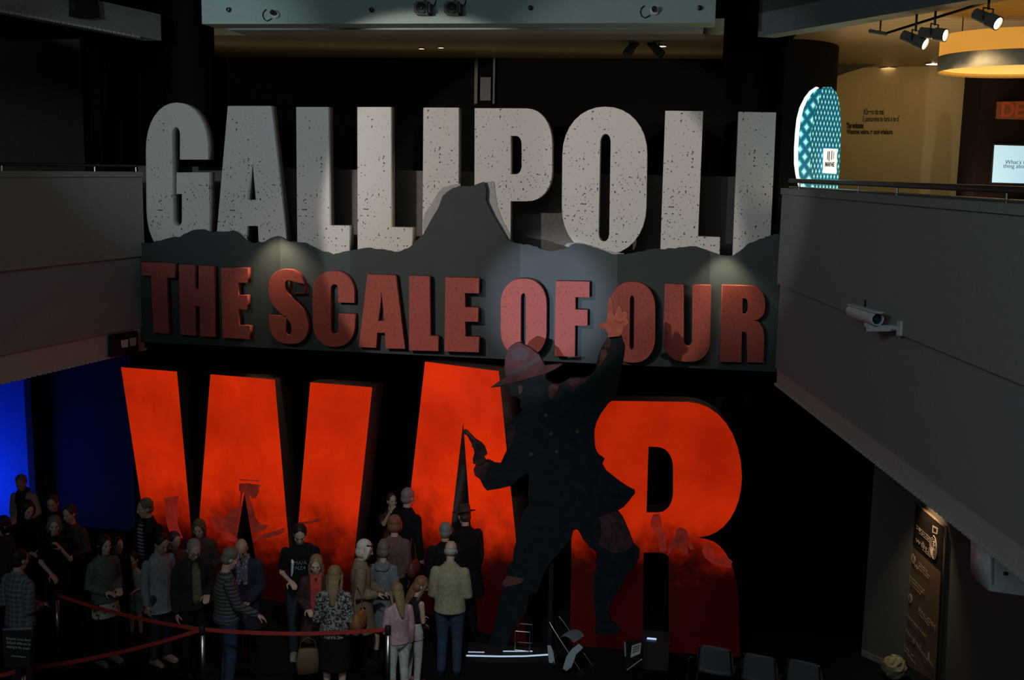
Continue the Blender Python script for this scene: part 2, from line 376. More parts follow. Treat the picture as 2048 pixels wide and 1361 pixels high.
# blue glowing wall beyond the left gallery and the dark return in front of it
A = on_y(46, 740, 16.9); bm = bmesh.new(); box(bm, (A.x, 16.9, 0), (A.x+.12, 17.3, 3.9)); box(bm, (A.x+.12, 17.15, 0), (on_y(262, 800, 17.15).x, 17.29, 3.9)); struct('wall_back_return', bm, mat('return_wall', (.03, .035, .09), .7))  # second box widens the return, tinted blue to carry the spill light
bm = bmesh.new(); box(bm, (A.x-7, 17.2, 0), (A.x, 17.29, 3.9)); struct('wall_blue', bm, mat('blue_wall', (.10, .20, .85), .7, var=.06))
area('blue_flood', (A.x-1.7, 15.9, .25), (A.x-1.3, 17.2, 1.7), 34, (.02, .12, 1), 1.6, .15)
spot('blue_spill', (A.x-1.2, 14.6, 3.0), (A.x+.6, 17.1, 1.8), 2.5, (.02, .10, 1), 80, 1.0)  # extra spot added to wash the widened return in blue
# right side: beam edge, drum, room behind
zq = on_y(1600, 70, 13.4).z
a = at_depth(1556, 66, 13.3); b = at_depth(1890, 0, 10.9); a.z = b.z = 0; u = (b-a).normalized(); n = Vector((-u.y, u.x, 0)); n = n if n.x > 0 else -n
pb = Plane(a, u); z0 = zat(pb, (1565, 72), (1880, 2)); bm = bmesh.new()
slab(bm, a-u*.4, b+u*5, n, .25, z0, z0+.27); slab(bm, a-u*.4+n*.25, b+u*5+n*.25, n, .35, z0+.06, z0+.27)
struct('trim_right_storey', bm, mat('storey_beam_right', (.12, .15, .155), .55))
bm = bmesh.new(); prism(bm, [a-u*.4+n*.6+Vector((0,0,z0+.1)), b+u*5+n*.6+Vector((0,0,z0+.1)), b+u*5+n*16+Vector((0,0,z0+.1)), a-u*.4+n*.6+Vector((0, 14, z0+.1))], (0, 0, .2)); struct('ceiling_right', bm, M_ceil)
bm = bmesh.new(); slab(bm, a-u*.4, b+u*5, n, .1, z0+.27, z0+1.6); struct('wall_right_storey', bm, mat('storey_wall_right', (.05, .06, .062), .7))
# dark drum housing beside the last letter
a = at_depth(1561, 300, 14.7); b = at_depth(1664, 300, 15.7)
bm = bmesh.new()
pr = []
for k in range(13):
    t = k/12; pr.append(Vector((a.x + (b.x-a.x)*math.sin(t*PI/2), a.y + (b.y-a.y)*(1-math.cos(t*PI/2)), 0)))
pr += [Vector((b.x, b.y+2, 0)), Vector((a.x, b.y+2, 0))]
prism(bm, [p+Vector((0, 0, 5.0)) for p in pr], (0, 0, z0+.09-5.0)); struct('wall_drum', bm, mat('drum_wall', (.009, .007, .006), .7))
# beige wall of the gallery room
a = at_depth(1640, 200, 18.6); b = at_depth(1962, 200, 17.6); a.z = b.z = 0; u = (b-a).normalized(); n = Vector((-u.y, u.x, 0)); n = n if n.y > 0 else -n
PB = Plane(a, u)
bm = bmesh.new(); slab(bm, a, b+u*3, n, .2, 4.8, z0+.15); struct('wall_right_room', bm, mat('beige_wall', (.52, .40, .19), .75, var=.04))
a2 = at_depth(1962, 200, 15.2); b2 = at_depth(2300, 200, 14.8); a2.z = b2.z = 0
u2 = (b2-a2).normalized(); n2 = Vector((-u2.y, u2.x, 0)); PD = Plane(a2, u2)
bm = bmesh.new(); slab(bm, a2, b2, n2, 1.2, 4.8, z0+.15); struct('wall_right_dark', bm, mat('maroon_wall', (.016, .009, .010), .7))
bm = bmesh.new(); box(bm, (Rb.x+8, 0, 0), (Rb.x+8.2, 26, 9)); struct('wall_right_end', bm, M_dark)
bm = bmesh.new(); box(bm, (1.0, 23.8, 0), (22, 24, 9)); box(bm, (1.0, 19.6, 0), (22, 19.8, 4.8)); struct('wall_back_right', bm, M_dark)
# curved dark bulkhead where the slatted ceiling meets the beige wall
bm = bmesh.new()
arc = [PB.hit(x, y)-PB.n*.5 for x, y in ((1676, 158), (1700, 149), (1730, 140), (1760, 134), (1785, 132))]
top = [q + Vector((0, 0, .28)) for q in arc]
prism(bm, arc+top[::-1], PB.n*.12); struct('trim_bulkhead', bm, mat('bulkhead', (.05, .04, .03), .6))
# lower right: grey wall with the sponsor board
fa = on_z(1722, 1311); fb = on_z(1818, 1353)
d = Vector((0, 0, 0)); fc = fb + (ray(1049, 352)*Vector((1, 1, 0))).normalized()*(-9)
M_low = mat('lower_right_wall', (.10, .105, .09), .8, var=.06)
def wall_between(name, p, q, z0_, z1_, m, t=.15):
    p = Vector((p.x, p.y, 0)); q = Vector((q.x, q.y, 0)); u = (q-p).normalized(); n = Vector((-u.y, u.x, 0)); n = n if n.dot(p) > 0 else -n
    bm = bmesh.new(); slab(bm, p, q, n, t, z0_, z1_); struct(name, bm, m); return Plane(p, u)
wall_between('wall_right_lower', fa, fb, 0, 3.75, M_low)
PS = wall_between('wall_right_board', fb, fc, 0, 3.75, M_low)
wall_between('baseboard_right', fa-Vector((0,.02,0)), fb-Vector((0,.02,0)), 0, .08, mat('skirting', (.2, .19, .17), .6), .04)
# ------------------------------------------------------------ the big lettering
YG = 15.03
PG = Plane((0, YG, 0), (1, 0)); PT = Plane((0, 14.72, 0), (1, 0))
M_lw = speckled('white_letter_board', (.60, .58, .565), (.05, .045, .04), .62, .22)
M_lw2 = speckled('white_letter_board_clean', (.60, .58, .565), (.05, .045, .04), .40, .16)
z4 = lambda pts: zc(230, 180, 2.43, pts)
z5 = lambda pts: zc(750, 180, 2.4094, pts)
z2 = lambda pts: zc(600, 0, 2.56, pts)
R_ = lambda x0, y0, x1, y1: [(x0, y0), (x1, y0), (x1, y1), (x0, y1)]
white = [
 ('G', 'tall chipped white letter G at the far left of the sign', [
   [(291, 205.5, 95, 62), (416, 205.5, 62, 95), (416, 319), (360, 319), (360, 254, 16, 9), (343.5, 254, 9, 16), (346, 453, 14, 9), (364, 453, 9, 14), (364, 388), (353, 388), (353, 345.5), (417.5, 345.5), (419, 512), (400, 516), (294, 516, 62, 95)]], M_lw),
 ('A', 'tall white letter A, left of the two chipped Ls', [
   [(455.7, 212.4), (542, 212.4), (577, 515), (519, 515), (516, 452), (494, 452), (492, 515), (429.5, 515)],
   [(502, 286), (512, 400.6), (493.5, 400.6)]], M_lw2),
 ('L', 'first white letter L, next to the A', [[(592.5, 214.5), (656.5, 214.5), (659, 451.6), (698.5, 452), (698.5, 515), (595, 515)]], M_lw),
 ('L', 'second white letter L, with the densest dark chips', [[(714.8, 214.5), (781.6, 214.5), (782, 455), (824.5, 456), (824.5, 515), (715.5, 515)]], M_lw),
 ('I', 'white letter I cut off at the bottom by the hill, before the P', [[(847, 215.6), (917, 215.8), (916, 500), (845, 500)]], M_lw2),
 ('P', 'white letter P with its stem torn away by the hill', [
   [(949.6, 216.8), (1104, 217.5, 50, 70), (1104, 402.5, 60, 48), (1021, 402.5), (1021, 500), (949, 500)],
   [(1021, 271.5), (1043.5, 271.5, 12, 18), (1043.5, 349, 18, 12), (1021, 349)]], M_lw2),
 ('O', 'big white letter O near the right of the sign', [
   [(1126, 213.7, 95, 84), (1295.5, 213.7, 84, 95), (1291, 509.5, 95, 80), (1123, 509.5, 80, 95)],
   [(1200.5, 267.6, 18, 11), (1222, 267.6, 11, 18), (1218.5, 484, 18, 11), (1196.5, 484, 11, 18)]], M_lw2),
 ('L', 'third white letter L, between the O and the last I', [[(1331, 222), (1406, 222.8), (1395.8, 473.5), (1439.8, 475), (1439, 515), (1320.5, 515)]], M_lw2),
 ('I', 'last white letter I at the far right of the sign', [[(1477.6, 224), (1552, 225.5), (1539, 515), (1465.5, 515)]], M_lw2)]
for ch, lab, loops, m in white:
    o, org = plane_board('white_letter', PG, loops, .2, m, None, 0, .003)
    tag(o, lab, 'sign letter', 'white letters spelling the top word')
    bb = [o.matrix_world @ Vector(c) if False else Vector(c)+org for c in o.bound_box]; cx = sum(c.x for c in bb)/8; z1 = max(c.z for c in bb)
    bm = bmesh.new(); xs_ = on_y(loops[0][0][0]+30, 400, YG).x
    for z in (5.35, 5.85): box(bm, (xs_-.03, YG+.19, z-.03), (xs_+.03, 15.905, z+.03))
    box(bm, (xs_-.028, YG+.195, 5.33), (xs_+.028, YG+.26, 5.87)); obj('wall_bracket', bm, M_darkmetal, o, org=org)
# duller grey strips on the letter faces along the hill outline
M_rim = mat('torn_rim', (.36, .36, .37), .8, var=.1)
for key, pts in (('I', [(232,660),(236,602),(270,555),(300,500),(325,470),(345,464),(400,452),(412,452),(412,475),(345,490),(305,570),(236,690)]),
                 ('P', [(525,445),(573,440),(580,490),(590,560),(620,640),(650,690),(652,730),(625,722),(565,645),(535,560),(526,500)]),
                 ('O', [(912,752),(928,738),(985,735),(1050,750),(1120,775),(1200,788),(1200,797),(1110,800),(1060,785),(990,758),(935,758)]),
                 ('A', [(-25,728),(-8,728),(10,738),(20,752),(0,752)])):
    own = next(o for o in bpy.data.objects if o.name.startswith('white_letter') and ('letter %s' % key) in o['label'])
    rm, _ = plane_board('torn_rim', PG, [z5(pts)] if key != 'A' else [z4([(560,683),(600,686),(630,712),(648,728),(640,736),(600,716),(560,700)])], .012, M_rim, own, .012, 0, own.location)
# hill shaped panel with the torn top edge, folded like a screen
top = [(275,487),(298,487),(318,482),(340,476),(360,474),(382,462),(408,459),(425,465),(445,464),(465,461),(475,466),(490,480),(510,487),(530,483),(548,474),(560,474),(575,483),(595,485),(610,486),(625,494),(640,502),(665,510),(690,503),(700,502),(720,498),(735,496),(760,499),(795,504),(815,497),(835,480),(848,467),(862,440),(875,420),(885,392),(900,380),(918,372),(945,372),(955,368),(968,364),(972,380),(971,400),(985,430),(1000,455),(1015,480),(1035,487),(1040,487.5),(1060,490),(1085,499),(1110,502),(1130,498),(1150,487),(1175,492),(1200,500),(1220,508),(1235,509),(1250,510),(1275,504),(1310,498),(1350,498),(1380,493),(1400,496),(1420,503),(1425,505),(1445,511),(1465,512),(1480,502),(1500,486),(1520,478),(1545,470),(1558,468)]
fine = []
for (x0, y0), (x1, y1) in zip(top, top[1:]):
    fine.append((x0, y0)); n = max(1, int((x1-x0)/6))
    for k in range(1, n): fine.append((x0+(x1-x0)*k/n, y0+(y1-y0)*k/n+random.uniform(-1.6, 1.6)))
fine.append(top[-1])
folds = [(275, 0), (560, .09), (700, 0), (1040, .09), (1235, 0), (1420, .08), (1558, 0)]
def foldY(x):
    for (a, f), (b, g) in zip(folds, folds[1:]):
        if a <= x <= b: return 14.84 + f + (g-f)*(x-a)/(b-a)
    return 14.84
M_hillA = mat('slate_panel', (.029, .041, .044), .6, var=.10, scale=3); M_hillB = mat('slate_panel_lit', (.044, .064, .072), .6, var=.10, scale=3)  # lighter copy puts the uneven light on the folds into the colour
hill = thing('hill_panel', 'dark slate folding panel with a torn hill outline behind the red words', 'sign panel', (0, 14.9, 3.6))
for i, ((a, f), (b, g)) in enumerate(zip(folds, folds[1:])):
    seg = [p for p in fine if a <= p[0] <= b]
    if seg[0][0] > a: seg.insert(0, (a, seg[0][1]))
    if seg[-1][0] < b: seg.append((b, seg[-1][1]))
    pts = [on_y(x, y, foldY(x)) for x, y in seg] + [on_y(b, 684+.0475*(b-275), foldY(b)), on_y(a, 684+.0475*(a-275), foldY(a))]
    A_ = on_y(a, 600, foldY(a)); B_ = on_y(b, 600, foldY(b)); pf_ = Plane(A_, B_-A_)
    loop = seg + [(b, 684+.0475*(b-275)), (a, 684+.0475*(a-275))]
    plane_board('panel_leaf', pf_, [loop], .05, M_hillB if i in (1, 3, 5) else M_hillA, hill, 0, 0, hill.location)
bm = bmesh.new(); a = on_y(275, 690, 15); b = on_y(1558, 690, 15)
box(bm, (a.x, 15.0, 3.72), (b.x, 15.08, 3.82)); box(bm, (a.x, 15.0, 4.6), (b.x, 15.08, 4.68))
for x in (.1, .3, .5, .7, .9):
    X = a.x + (b.x-a.x)*x; box(bm, (X-.04, 15.0, 3.66), (X+.04, 15.88, 3.74))
obj('mounting_rail', bm, M_darkmetal, hill, org=hill.location)
M_red = speckled('red_letter_board', (.32, .058, .043), (.20, .036, .028), .3, .05)
red = [
 ('T', 'dull red letter T starting the middle line', [[(283, 525), (349, 528), (349.5, 556), (333, 555), (337, 668), (307, 665), (302, 552), (284, 551)]]),
 ('H', 'dull red letter H in the first small word', [[(357.5, 530), (388, 531), (389, 579), (397.5, 580), (397, 532), (427, 533.5), (430.5, 674), (400, 672.5), (399, 612.5), (390, 612), (391, 672), (361, 669)]]),
 ('E', 'dull red letter E ending the first small word', [[(442, 536), (495.5, 537), (495.8, 566), (476, 565.5), (477, 591), (494.6, 591.5), (495, 619.5), (477.5, 619), (478, 651.5), (499.6, 652.4), (499.6, 679), (445, 675.5)]]),
 ('S', 'red letter S starting the second small word', [[(609, 587), (609, 540, 36, 34), (537, 538.5, 34, 36), (537, 604, 22), (584, 648, 10), (584, 671, 9), (571, 671, 9), (571, 632), (538.5, 631), (539, 686, 36, 34), (616.5, 690, 34, 36), (616.5, 628, 24), (570, 582, 10), (570, 560, 8), (581, 560, 8), (581, 587)]]),
 ('C', 'red letter C second in the middle word', [[(625, 543, 44, 38), (708.6, 543, 38, 44), (708.6, 606), (676, 605), (676.5, 569, 10, 7), (661, 569, 7, 10), (662, 669, 10, 7), (677, 669, 7, 10), (677, 628.6), (709.5, 629), (709.5, 694.5, 44, 38), (627, 693.5, 38, 44)]]),
 ('A', 'red letter A in the middle of the second small word', [[(735, 549.5), (790.7, 551.5), (810, 698), (771, 697), (770, 666), (754, 665.6), (752, 696), (717.6, 694.4)], [(762.5, 578), (769, 643), (755, 643)]]),
 ('L', 'red letter L before the E of the second small word', [[(818.5, 552.7), (858.7, 553.2), (860, 673), (875.8, 673), (876.5, 702.5), (818, 701)]]),
 ('E', 'red letter E ending the second small word', [[(891, 555.6), (957.5, 556.8), (957.5, 587), (929.5, 586.4), (929.5, 615.4), (956, 615.8), (956, 644), (930, 643.5), (930, 674.2), (957.5, 674.7), (957.5, 705), (889, 703)]]),
 ('O', 'pink-lit letter O above the soldier cut-out hat', [[(1001.5, 557.7, 50, 42), (1093, 558.5, 42, 50), (1092.5, 715, 50, 42), (1001.5, 713, 42, 50)], [(1041.5, 586.7, 10, 6), (1052, 586.7, 6, 10), (1052, 690, 10, 6), (1041, 690, 6, 10)]]),
 ('F', 'pink-lit letter F left of the raised hand', [[(1112, 563), (1178.7, 564), (1178.7, 595), (1150.5, 594.6), (1150.5, 620), (1174.6, 620.4), (1174.6, 652), (1150, 651.5), (1149.5, 714), (1109, 712.5)]]),
 ('O', 'red letter O directly behind the raised hand', [[(1220, 564, 50, 42), (1310.3, 565, 42, 50), (1310, 727, 50, 42), (1218, 724.5, 42, 50)], [(1259.7, 591, 10, 6), (1268.8, 591, 6, 10), (1268, 701, 10, 6), (1259, 701, 6, 10)]]),
 ('U', 'red letter U in the last small word', [[(1329.8, 569), (1367, 570), (1367.5, 692, 8, 8), (1384, 692.6, 8, 8), (1385.5, 570.5), (1421.5, 571.5), (1419.5, 725, 42, 38), (1326, 722.5, 38, 42)]]),
 ('R', 'red letter R at the right end of the middle line', [[(1445, 571.4), (1530, 573, 30, 32), (1530, 640, 24, 22), (1506, 641), (1529, 648, 18, 26), (1527, 726), (1494, 725), (1494, 664, 10, 8), (1483.5, 663.5), (1482.5, 725), (1439.5, 724)], [(1485, 597), (1496, 597.5, 7, 10), (1496, 629, 10, 7), (1484.5, 628.5)]])]
for ch, lab, loops in red:
    o, org = plane_board('red_letter', PT, loops, .11, M_red, None, 0, .003)
    tag(o, lab, 'sign letter', 'red letters of the middle line')
    x0, y0 = loops[0][0][0], loops[0][0][1]
    bm = bmesh.new()
    for yy in (620, 650):
        q = on_y({'T': 318, 'S': 590, 'R': 1462, 'U': 1345}.get(ch, x0+14), yy, 14.8); tube(bm, [q, (q.x, 14.92, q.z)], .015, 8, caps=False)
    obj('standoff', bm, M_darkmetal, o, org=org)

# internally lit giant letters W A R: red face boxes, smoke and soldiers printed on the lit skin
def lit_skin(name, floor_, lo, hi, strength, seed=0.):
    m, nt, b, N, L = new_mat(name)
    tc = N.new('ShaderNodeTexCoord'); mp = N.new('ShaderNodeMapping'); mp.inputs['Location'].default_value = (seed, seed, 0); L.new(tc.outputs['Object'], mp.inputs[0])
    no = N.new('ShaderNodeTexNoise'); no.inputs['Scale'].default_value = 1.1; no.inputs['Detail'].default_value = 4; L.new(mp.outputs[0], no.inputs['Vector'])
    fi = N.new('ShaderNodeTexNoise'); fi.inputs['Scale'].default_value = 9; fi.inputs['Detail'].default_value = 8; L.new(mp.outputs[0], fi.inputs['Vector'])
    sep = N.new('ShaderNodeSeparateXYZ'); L.new(tc.outputs['Object'], sep.inputs[0])
    # printed smoke rising from the foot of the letter
    z = math_node(N, L, 'MULTIPLY_ADD', no.outputs[0], 1.3, sep.outputs['Z'])
    z = math_node(N, L, 'MULTIPLY_ADD', fi.outputs[0], .28, z)
    r = N.new('ShaderNodeMapRange'); r.interpolation_type = 'SMOOTHSTEP'; r.inputs['From Min'].default_value = lo; r.inputs['From Max'].default_value = hi; r.inputs['To Min'].default_value = floor_
    L.new(z, r.inputs[0])
    g = N.new('ShaderNodeMapRange'); g.inputs['From Min'].default_value = .3; g.inputs['From Max'].default_value = .7; g.inputs['To Min'].default_value = .74; g.inputs['To Max'].default_value = 1.1; L.new(no.outputs[0], g.inputs[0])
    f2 = N.new('ShaderNodeMapRange'); f2.inputs['From Min'].default_value = .3; f2.inputs['From Max'].default_value = .7; f2.inputs['To Min'].default_value = .95; f2.inputs['To Max'].default_value = 1.04; L.new(fi.outputs[0], f2.inputs[0])
    s = math_node(N, L, 'MULTIPLY', r.outputs[0], g.outputs[0]); s = math_node(N, L, 'MULTIPLY', s, f2.outputs[0]); s = math_node(N, L, 'MULTIPLY', s, strength)
    c = mixc(N, L, g.outputs[0], (.60, .012, .003), (.80, .030, .002)); L.new(c, b.inputs['Emission Color']); L.new(s, b.inputs['Emission Strength'])
    b.inputs['Specular IOR Level'].default_value = .1; b.inputs['Base Color'].default_value = (.035, .006, .005, 1); b.inputs['Roughness'].default_value = .5
    return m
M_side = mat('letter_return', (.04, .02, .017), .6)
def lit_letter(name, label, pl, loops, mface, depth=.33):
    loops3 = [[pl.ab(*p) for p in rounded(lp)] for lp in loops]
    xs = [a for lp in loops3 for a, b in lp]; zs = [b for lp in loops3 for a, b in lp]
    org = pl.at((min(xs)+max(xs))/2, 0, 0); org.z = 0
    t = thing(name, label, 'sign letter', org, 0, 'giant glowing letters on the floor')
    o, _ = plane_board('casing', pl, loops, depth, M_side, t, -.012, .002, org)
    o2, _ = plane_board('lit_face', pl, loops, .010, mface, t, 0, 0, org)
    return t, org
a = on_y(243, 737, 15.15); U = Vector((math.cos(math.radians(-11.3)), math.sin(math.radians(-11.3)), 0))
PW = Plane(a, U)
M_W = lit_skin('lit_skin_w', .015, 1.3, 2.5, .66)
def ground(pl, px):           # pixel row of the floor under a plane at px
    lo, hi = 900, 1400
    for _ in range(30):
        mid = (lo+hi)/2
        if pl.hit(px, mid).z > 0: lo = mid
        else: hi = mid
    return lo
gW = ground(PW, 500)
Wl = [[(242, 735), (353, 744), (382, 1067), (390, 1156), (421, 749.4), (548.8, 760), (573.5, 1049), (583, 1165), (597, 1042.6), (620.4, 765.4), (743.8, 775.6), (711, 1083), (697, gW+5), (524, gW), (488.6, 984), (455, gW-2), (306, ground(PW, 306))]]
# true strokes: valleys between strokes
Wl = [[(242, 735), (353, 744), (382, 1067), (390, 1160), (397, 1060), (420.7, 749.4), (548.8, 760), (573.5, 1049), (585, 1180), (597, 1042.6), (620.4, 765.4), (743.8, 775.6), (711, 1083), (696, ground(PW, 696)), (524, ground(PW, 524)), (488.6, 984), (455, ground(PW, 455)), (306, ground(PW, 306))]]
tW, oW = lit_letter('giant_letter', 'giant glowing red letter W standing left of the others', PW, Wl, M_W)
a = on_y(925, 735, 14.35); U = Vector((math.cos(math.radians(-28)), math.sin(math.radians(-28)), 0)); PA = Plane(a, U)
M_A = lit_skin('lit_skin_a', .015, 1.75, 2.8, .76, 3.0)
Al = [[(850, 724), (996.4, 743), (1053, ground(PA, 1053)), (956, ground(PA, 956)), (948, 1150), (897, 1145), (886, ground(PA, 886)), (796, ground(PA, 796))], [(926, 840), (943, 1075), (899, 1072)]]
tA, oA = lit_letter('giant_letter', 'giant glowing red letter A, slanted, behind the pistol', PA, Al, M_A)
PRr = Plane((0, 14.0, 0), (math.cos(math.radians(2)), math.sin(math.radians(2))))
M_R = lit_skin('lit_skin_r', .025, 1.9, 2.7, .56, 6.0)
gr = lambda x: ground(PRr, x)
Rl = [[(1172, 802), (1484, 806, 110, 150), (1484, 1072, 120, 85), (1393, 1075.5), (1474, 1092, 60, 110), (1480, gr(1480)), (1338, gr(1338)), (1337, 1106, 10, 24), (1287, 1106), (1286, gr(1286)), (1140, gr(1140)), (1143, 1062)],
      [(1297, 894), (1346, 896, 30, 40), (1346, 1026, 40, 30), (1293, 1026)]]
tR, oR = lit_letter('giant_letter', 'giant glowing red letter R at the right, behind the cut-out soldier', PRr, Rl, M_R)
# printed figures on the lit skins
M_print = blotchy('printed_shade', (.06, .007, .005), (.14, .012, .006), 6, .6, .35, .7, 1.0)
M_print2 = blotchy('printed_shade_soft', (.11, .008, .005), (.19, .012, .007), 5, .6, .35, .65, 1.0)
z7 = lambda pts: zc(200, 700, 3.24, pts)
def prints(t, org, pl, shapes):
    for i, (nm, lp, m) in enumerate(shapes): plane_board(nm, pl, [lp], .004, m, t, .004, 0, org)
prints(tW, oW, PW, [
 ('printed_cap', z7([(903,838),(1030,846),(1030,854),(905,848)]), M_print2),
 ('printed_soldier', z7([(903,868),(960,866),(1045,878),(1030,890),(1032,915),(1010,962),(985,965),(975,940),(968,960),(990,1010),(1000,1050),(1005,1090),(1040,1130),(1100,1140),(1060,1170),(1010,1190),(985,1180),(965,1080),(937,925),(925,925),(905,1060),(895,1170),(880,1220),(820,1190),(790,1120),(775,1100),(850,1050),(862,1030),(900,1030),(912,930),(900,905)]), M_print),
 ('printed_rifle', z7([(985,1228),(1060,1195),(1150,1170),(1185,1155),(1200,1165),(1185,1190),(1120,1212),(1000,1245)]), M_print),
 ('printed_rifle_muzzle', z7([(1288,1118),(1370,1110),(1415,1092),(1432,1108),(1420,1114),(1340,1130),(1290,1130)]), M_print),
 ('printed_second_soldier', z7([(415,965),(450,955),(505,948),(512,960),(500,975),(498,1000),(515,1040),(505,1075),(500,1120),(520,1180),(540,1220),(470,1230),(440,1150),(420,1060),(425,1000)]), M_print2),
 ('printed_sleeve', z7([(720,1075),(775,1090),(790,1140),(860,1200),(895,1225),(880,1250),(810,1225),(740,1150)]), M_print2)])
z6 = lambda pts: zc(960, 900, 2.952, pts)
prints(tR, oR, PRr, [
 ('printed_soldier', z6([(1020,385),(1060,375),(1072,420),(1078,455),(1100,480),(1095,540),(1100,600),(1060,600),(1050,520),(1015,460),(1005,430)]), M_print2),
 ('printed_rifleman', z6([(1160,470),(1185,458),(1220,475),(1240,540),(1265,585),(1240,590),(1215,520),(1228,600),(1220,625),(1180,600),(1150,560),(1130,600),(1105,625),(1120,570),(1150,520)]), M_print),
 ('printed_kneeling_soldier', z6([(1320,565),(1350,555),(1375,590),(1400,650),(1440,620),(1490,660),(1480,700),(1380,680),(1330,640),(1310,600)]), M_print2)])

# flat cut-out of the soldier
PSo = Plane((0, 13.62, 0), (1, 0))
zs = lambda pts: zc(900, 570, 3.164, pts)
up_part = zs([(262,650),(300,622),(330,600),(352,580),(345,530),(350,460),(375,400),(415,370),(440,365),(500,395),(560,440),(585,480),(600,512),(700,500),(714,502),(680,525),(640,545),(605,562),(603,590),(615,608),(650,628),(690,632),(730,612),(760,592),(800,590),(850,592),(885,580),(905,560),(930,530),(928,500),(940,450),(955,410),(968,388),(990,350),(1002,330)])
wrist_r = zs([(1080,320),(1090,350),(1105,390),(1100,450),(1090,500),(1080,560),(1060,640),(1048,715),(1000,750),(950,820),(925,870),(912,920),(910,960),(915,1030),(925,1060),(935,1075),(975,1105),(960,1135),(985,1180),(1060,1240),(1110,1275),(1165,1305),(1170,1325)])
coat_low = z6([(913,250),(905,268),(880,300),(850,335),(820,355),(808,360),(840,400),(862,450),(880,490),(905,560),(940,590),(938,640),(905,700),(860,740),(830,820),(775,900),(757,960),(775,1020),(820,1058),(832,1080),(800,1092),(690,1092),(680,1060),(690,1000),(672,900),(670,760),(690,690),(690,610),(650,575),(610,530),(585,480),(570,468),(548,478),(535,530),(430,650),(385,710),(350,800),(340,840),(285,860),(275,950),(230,1020),(190,1080),(155,1170),(140,1200),(28,1208),(60,1130),(72,1080),(100,1000),(108,930),(130,850),(140,812),(126,778),(160,748),(165,700),(195,660),(200,600),(215,540),(240,420),(262,360),(290,330),(285,290),(290,150),(285,128)])
arm_l = zs([(495,1188),(440,1225),(385,1272),(310,1290),(235,1302),(215,1280),(190,1230),(158,1208),(150,1170),(165,1140)]) 
wrist_l = zs([(225,1112),(245,1112),(280,1130),(320,1135),(345,1080),(365,1040),(355,1000),(352,940),(360,900),(380,870),(440,815),(460,790),(440,765),(452,735),(435,718),(415,705),(400,706),(385,700),(378,680),(383,660),(375,635),(340,640)])
out = up_part + wrist_r + coat_low + arm_l + wrist_l
M_sol = blotchy('cutout_print_dark', (.009, .014, .018), (.016, .022, .026), 8, .6)
oS = PSo.at(*PSo.ab(1110, 1290)); oS.z = 0; oS.y = 13.62
tS = thing('cutout_soldier', 'tall flat cut-out of a soldier with slouch hat, raised hand and pistol', 'cut-out figure', oS)
plane_board('board', PSo, [out], .05, M_sol, tS, 0, .004, oS)
M_hat = blotchy('cutout_print_hat', (.05, .020, .022), (.085, .032, .034), 6, .6); M_skin_p = blotchy('cutout_print_hand', (.38, .10, .075), (.55, .16, .11), 7, .6)
M_ruddy = blotchy('cutout_print_ruddy', (.03, .022, .028), (.13, .045, .045), 7, .6, .4, .7); M_gun = blotchy('cutout_print_gun', (.022, .016, .018), (.09, .04, .035), 9, .5)
def relief(nm, pts, m, d=.006): return plane_board(nm, PSo, [pts], d, m, tS, d, 0, oS)[0]
# raised hand: palm, upright finger, curled fingers and thumb in one cut board
relief('raised_hand', zs([(1000,330),(1004,310),(985,280),(975,270),(955,270),(940,262),(938,250),(965,238),(990,240),(996,200),(1000,150),(1002,95),(1010,78),(1022,80),(1030,95),(1034,150),(1036,185),(1045,190),(1052,170),(1056,150),(1064,134),(1078,132),(1086,145),(1088,165),(1092,172),(1105,164),(1122,170),(1126,182),(1118,205),(1130,222),(1130,240),(1118,250),(1098,262),(1090,300),(1075,322),(1040,325)]), M_skin_p, .05)
relief('curled_finger', zs([(1056,150),(1064,138),(1078,136),(1084,150),(1082,178),(1070,186),(1058,176)]), mat('finger_print', (.22, .13, .11), .6), .012)
relief('hand_crease', zs([(1038,215),(1075,232),(1105,222),(1112,228),(1078,244),(1040,228)]), mat('crease_print', (.30, .075, .055), .6), .052)
relief('wristband', zs([(975,388),(990,345),(1003,332),(1020,350),(1012,395),(985,400)]), M_ruddy)
relief('hat_brim', zs([(262,650),(330,600),(352,582),(440,560),(600,512),(700,500),(714,502),(680,525),(605,562),(500,592),(400,620),(330,632)]), M_hat, .010)
relief('hat_crown', zs([(352,580),(345,530),(350,460),(375,400),(415,370),(440,365),(500,395),(560,440),(585,480),(600,512),(440,560)]), M_hat)
relief('hat_band', zs([(352,545),(420,530),(500,490),(560,445),(572,460),(520,515),(440,560),(354,578)]), mat('hat_band_print', (.03, .018, .022), .6), .009)
relief('hat_dent', zs([(385,430),(420,395),(470,400),(505,430),(480,470),(430,480),(395,470)]), mat('hat_dent_print', (.032, .018, .022), .6), .009)
relief('collar', zs([(625,640),(650,628),(690,636),(670,700),(640,730),(620,700)]), M_ruddy)
relief('shoulder_strap', zs([(730,615),(760,594),(850,594),(885,580),(870,610),(800,650),(780,690),(765,640)]), M_ruddy)
relief('sleeve_highlight', zs([(955,415),(985,400),(1000,440),(960,500),(940,530)]), M_ruddy)
relief('front_sleeve_highlight', zs([(360,900),(385,880),(420,900),(400,980),(375,1040),(362,1000)]), M_ruddy)
relief('cuff', zs([(158,1205),(150,1165),(170,1140),(225,1118),(262,1132),(235,1180),(215,1240),(190,1228)]), M_ruddy)
relief('thigh_highlight', z6([(700,400),(808,362),(840,400),(880,490),(905,560),(860,600),(780,610),(700,560),(720,480)]), M_ruddy)
relief('knee_patch', z6([(160,745),(230,755),(262,765),(240,790),(150,810),(128,790)]), mat('knee_print', (.14, .045, .045), .6))
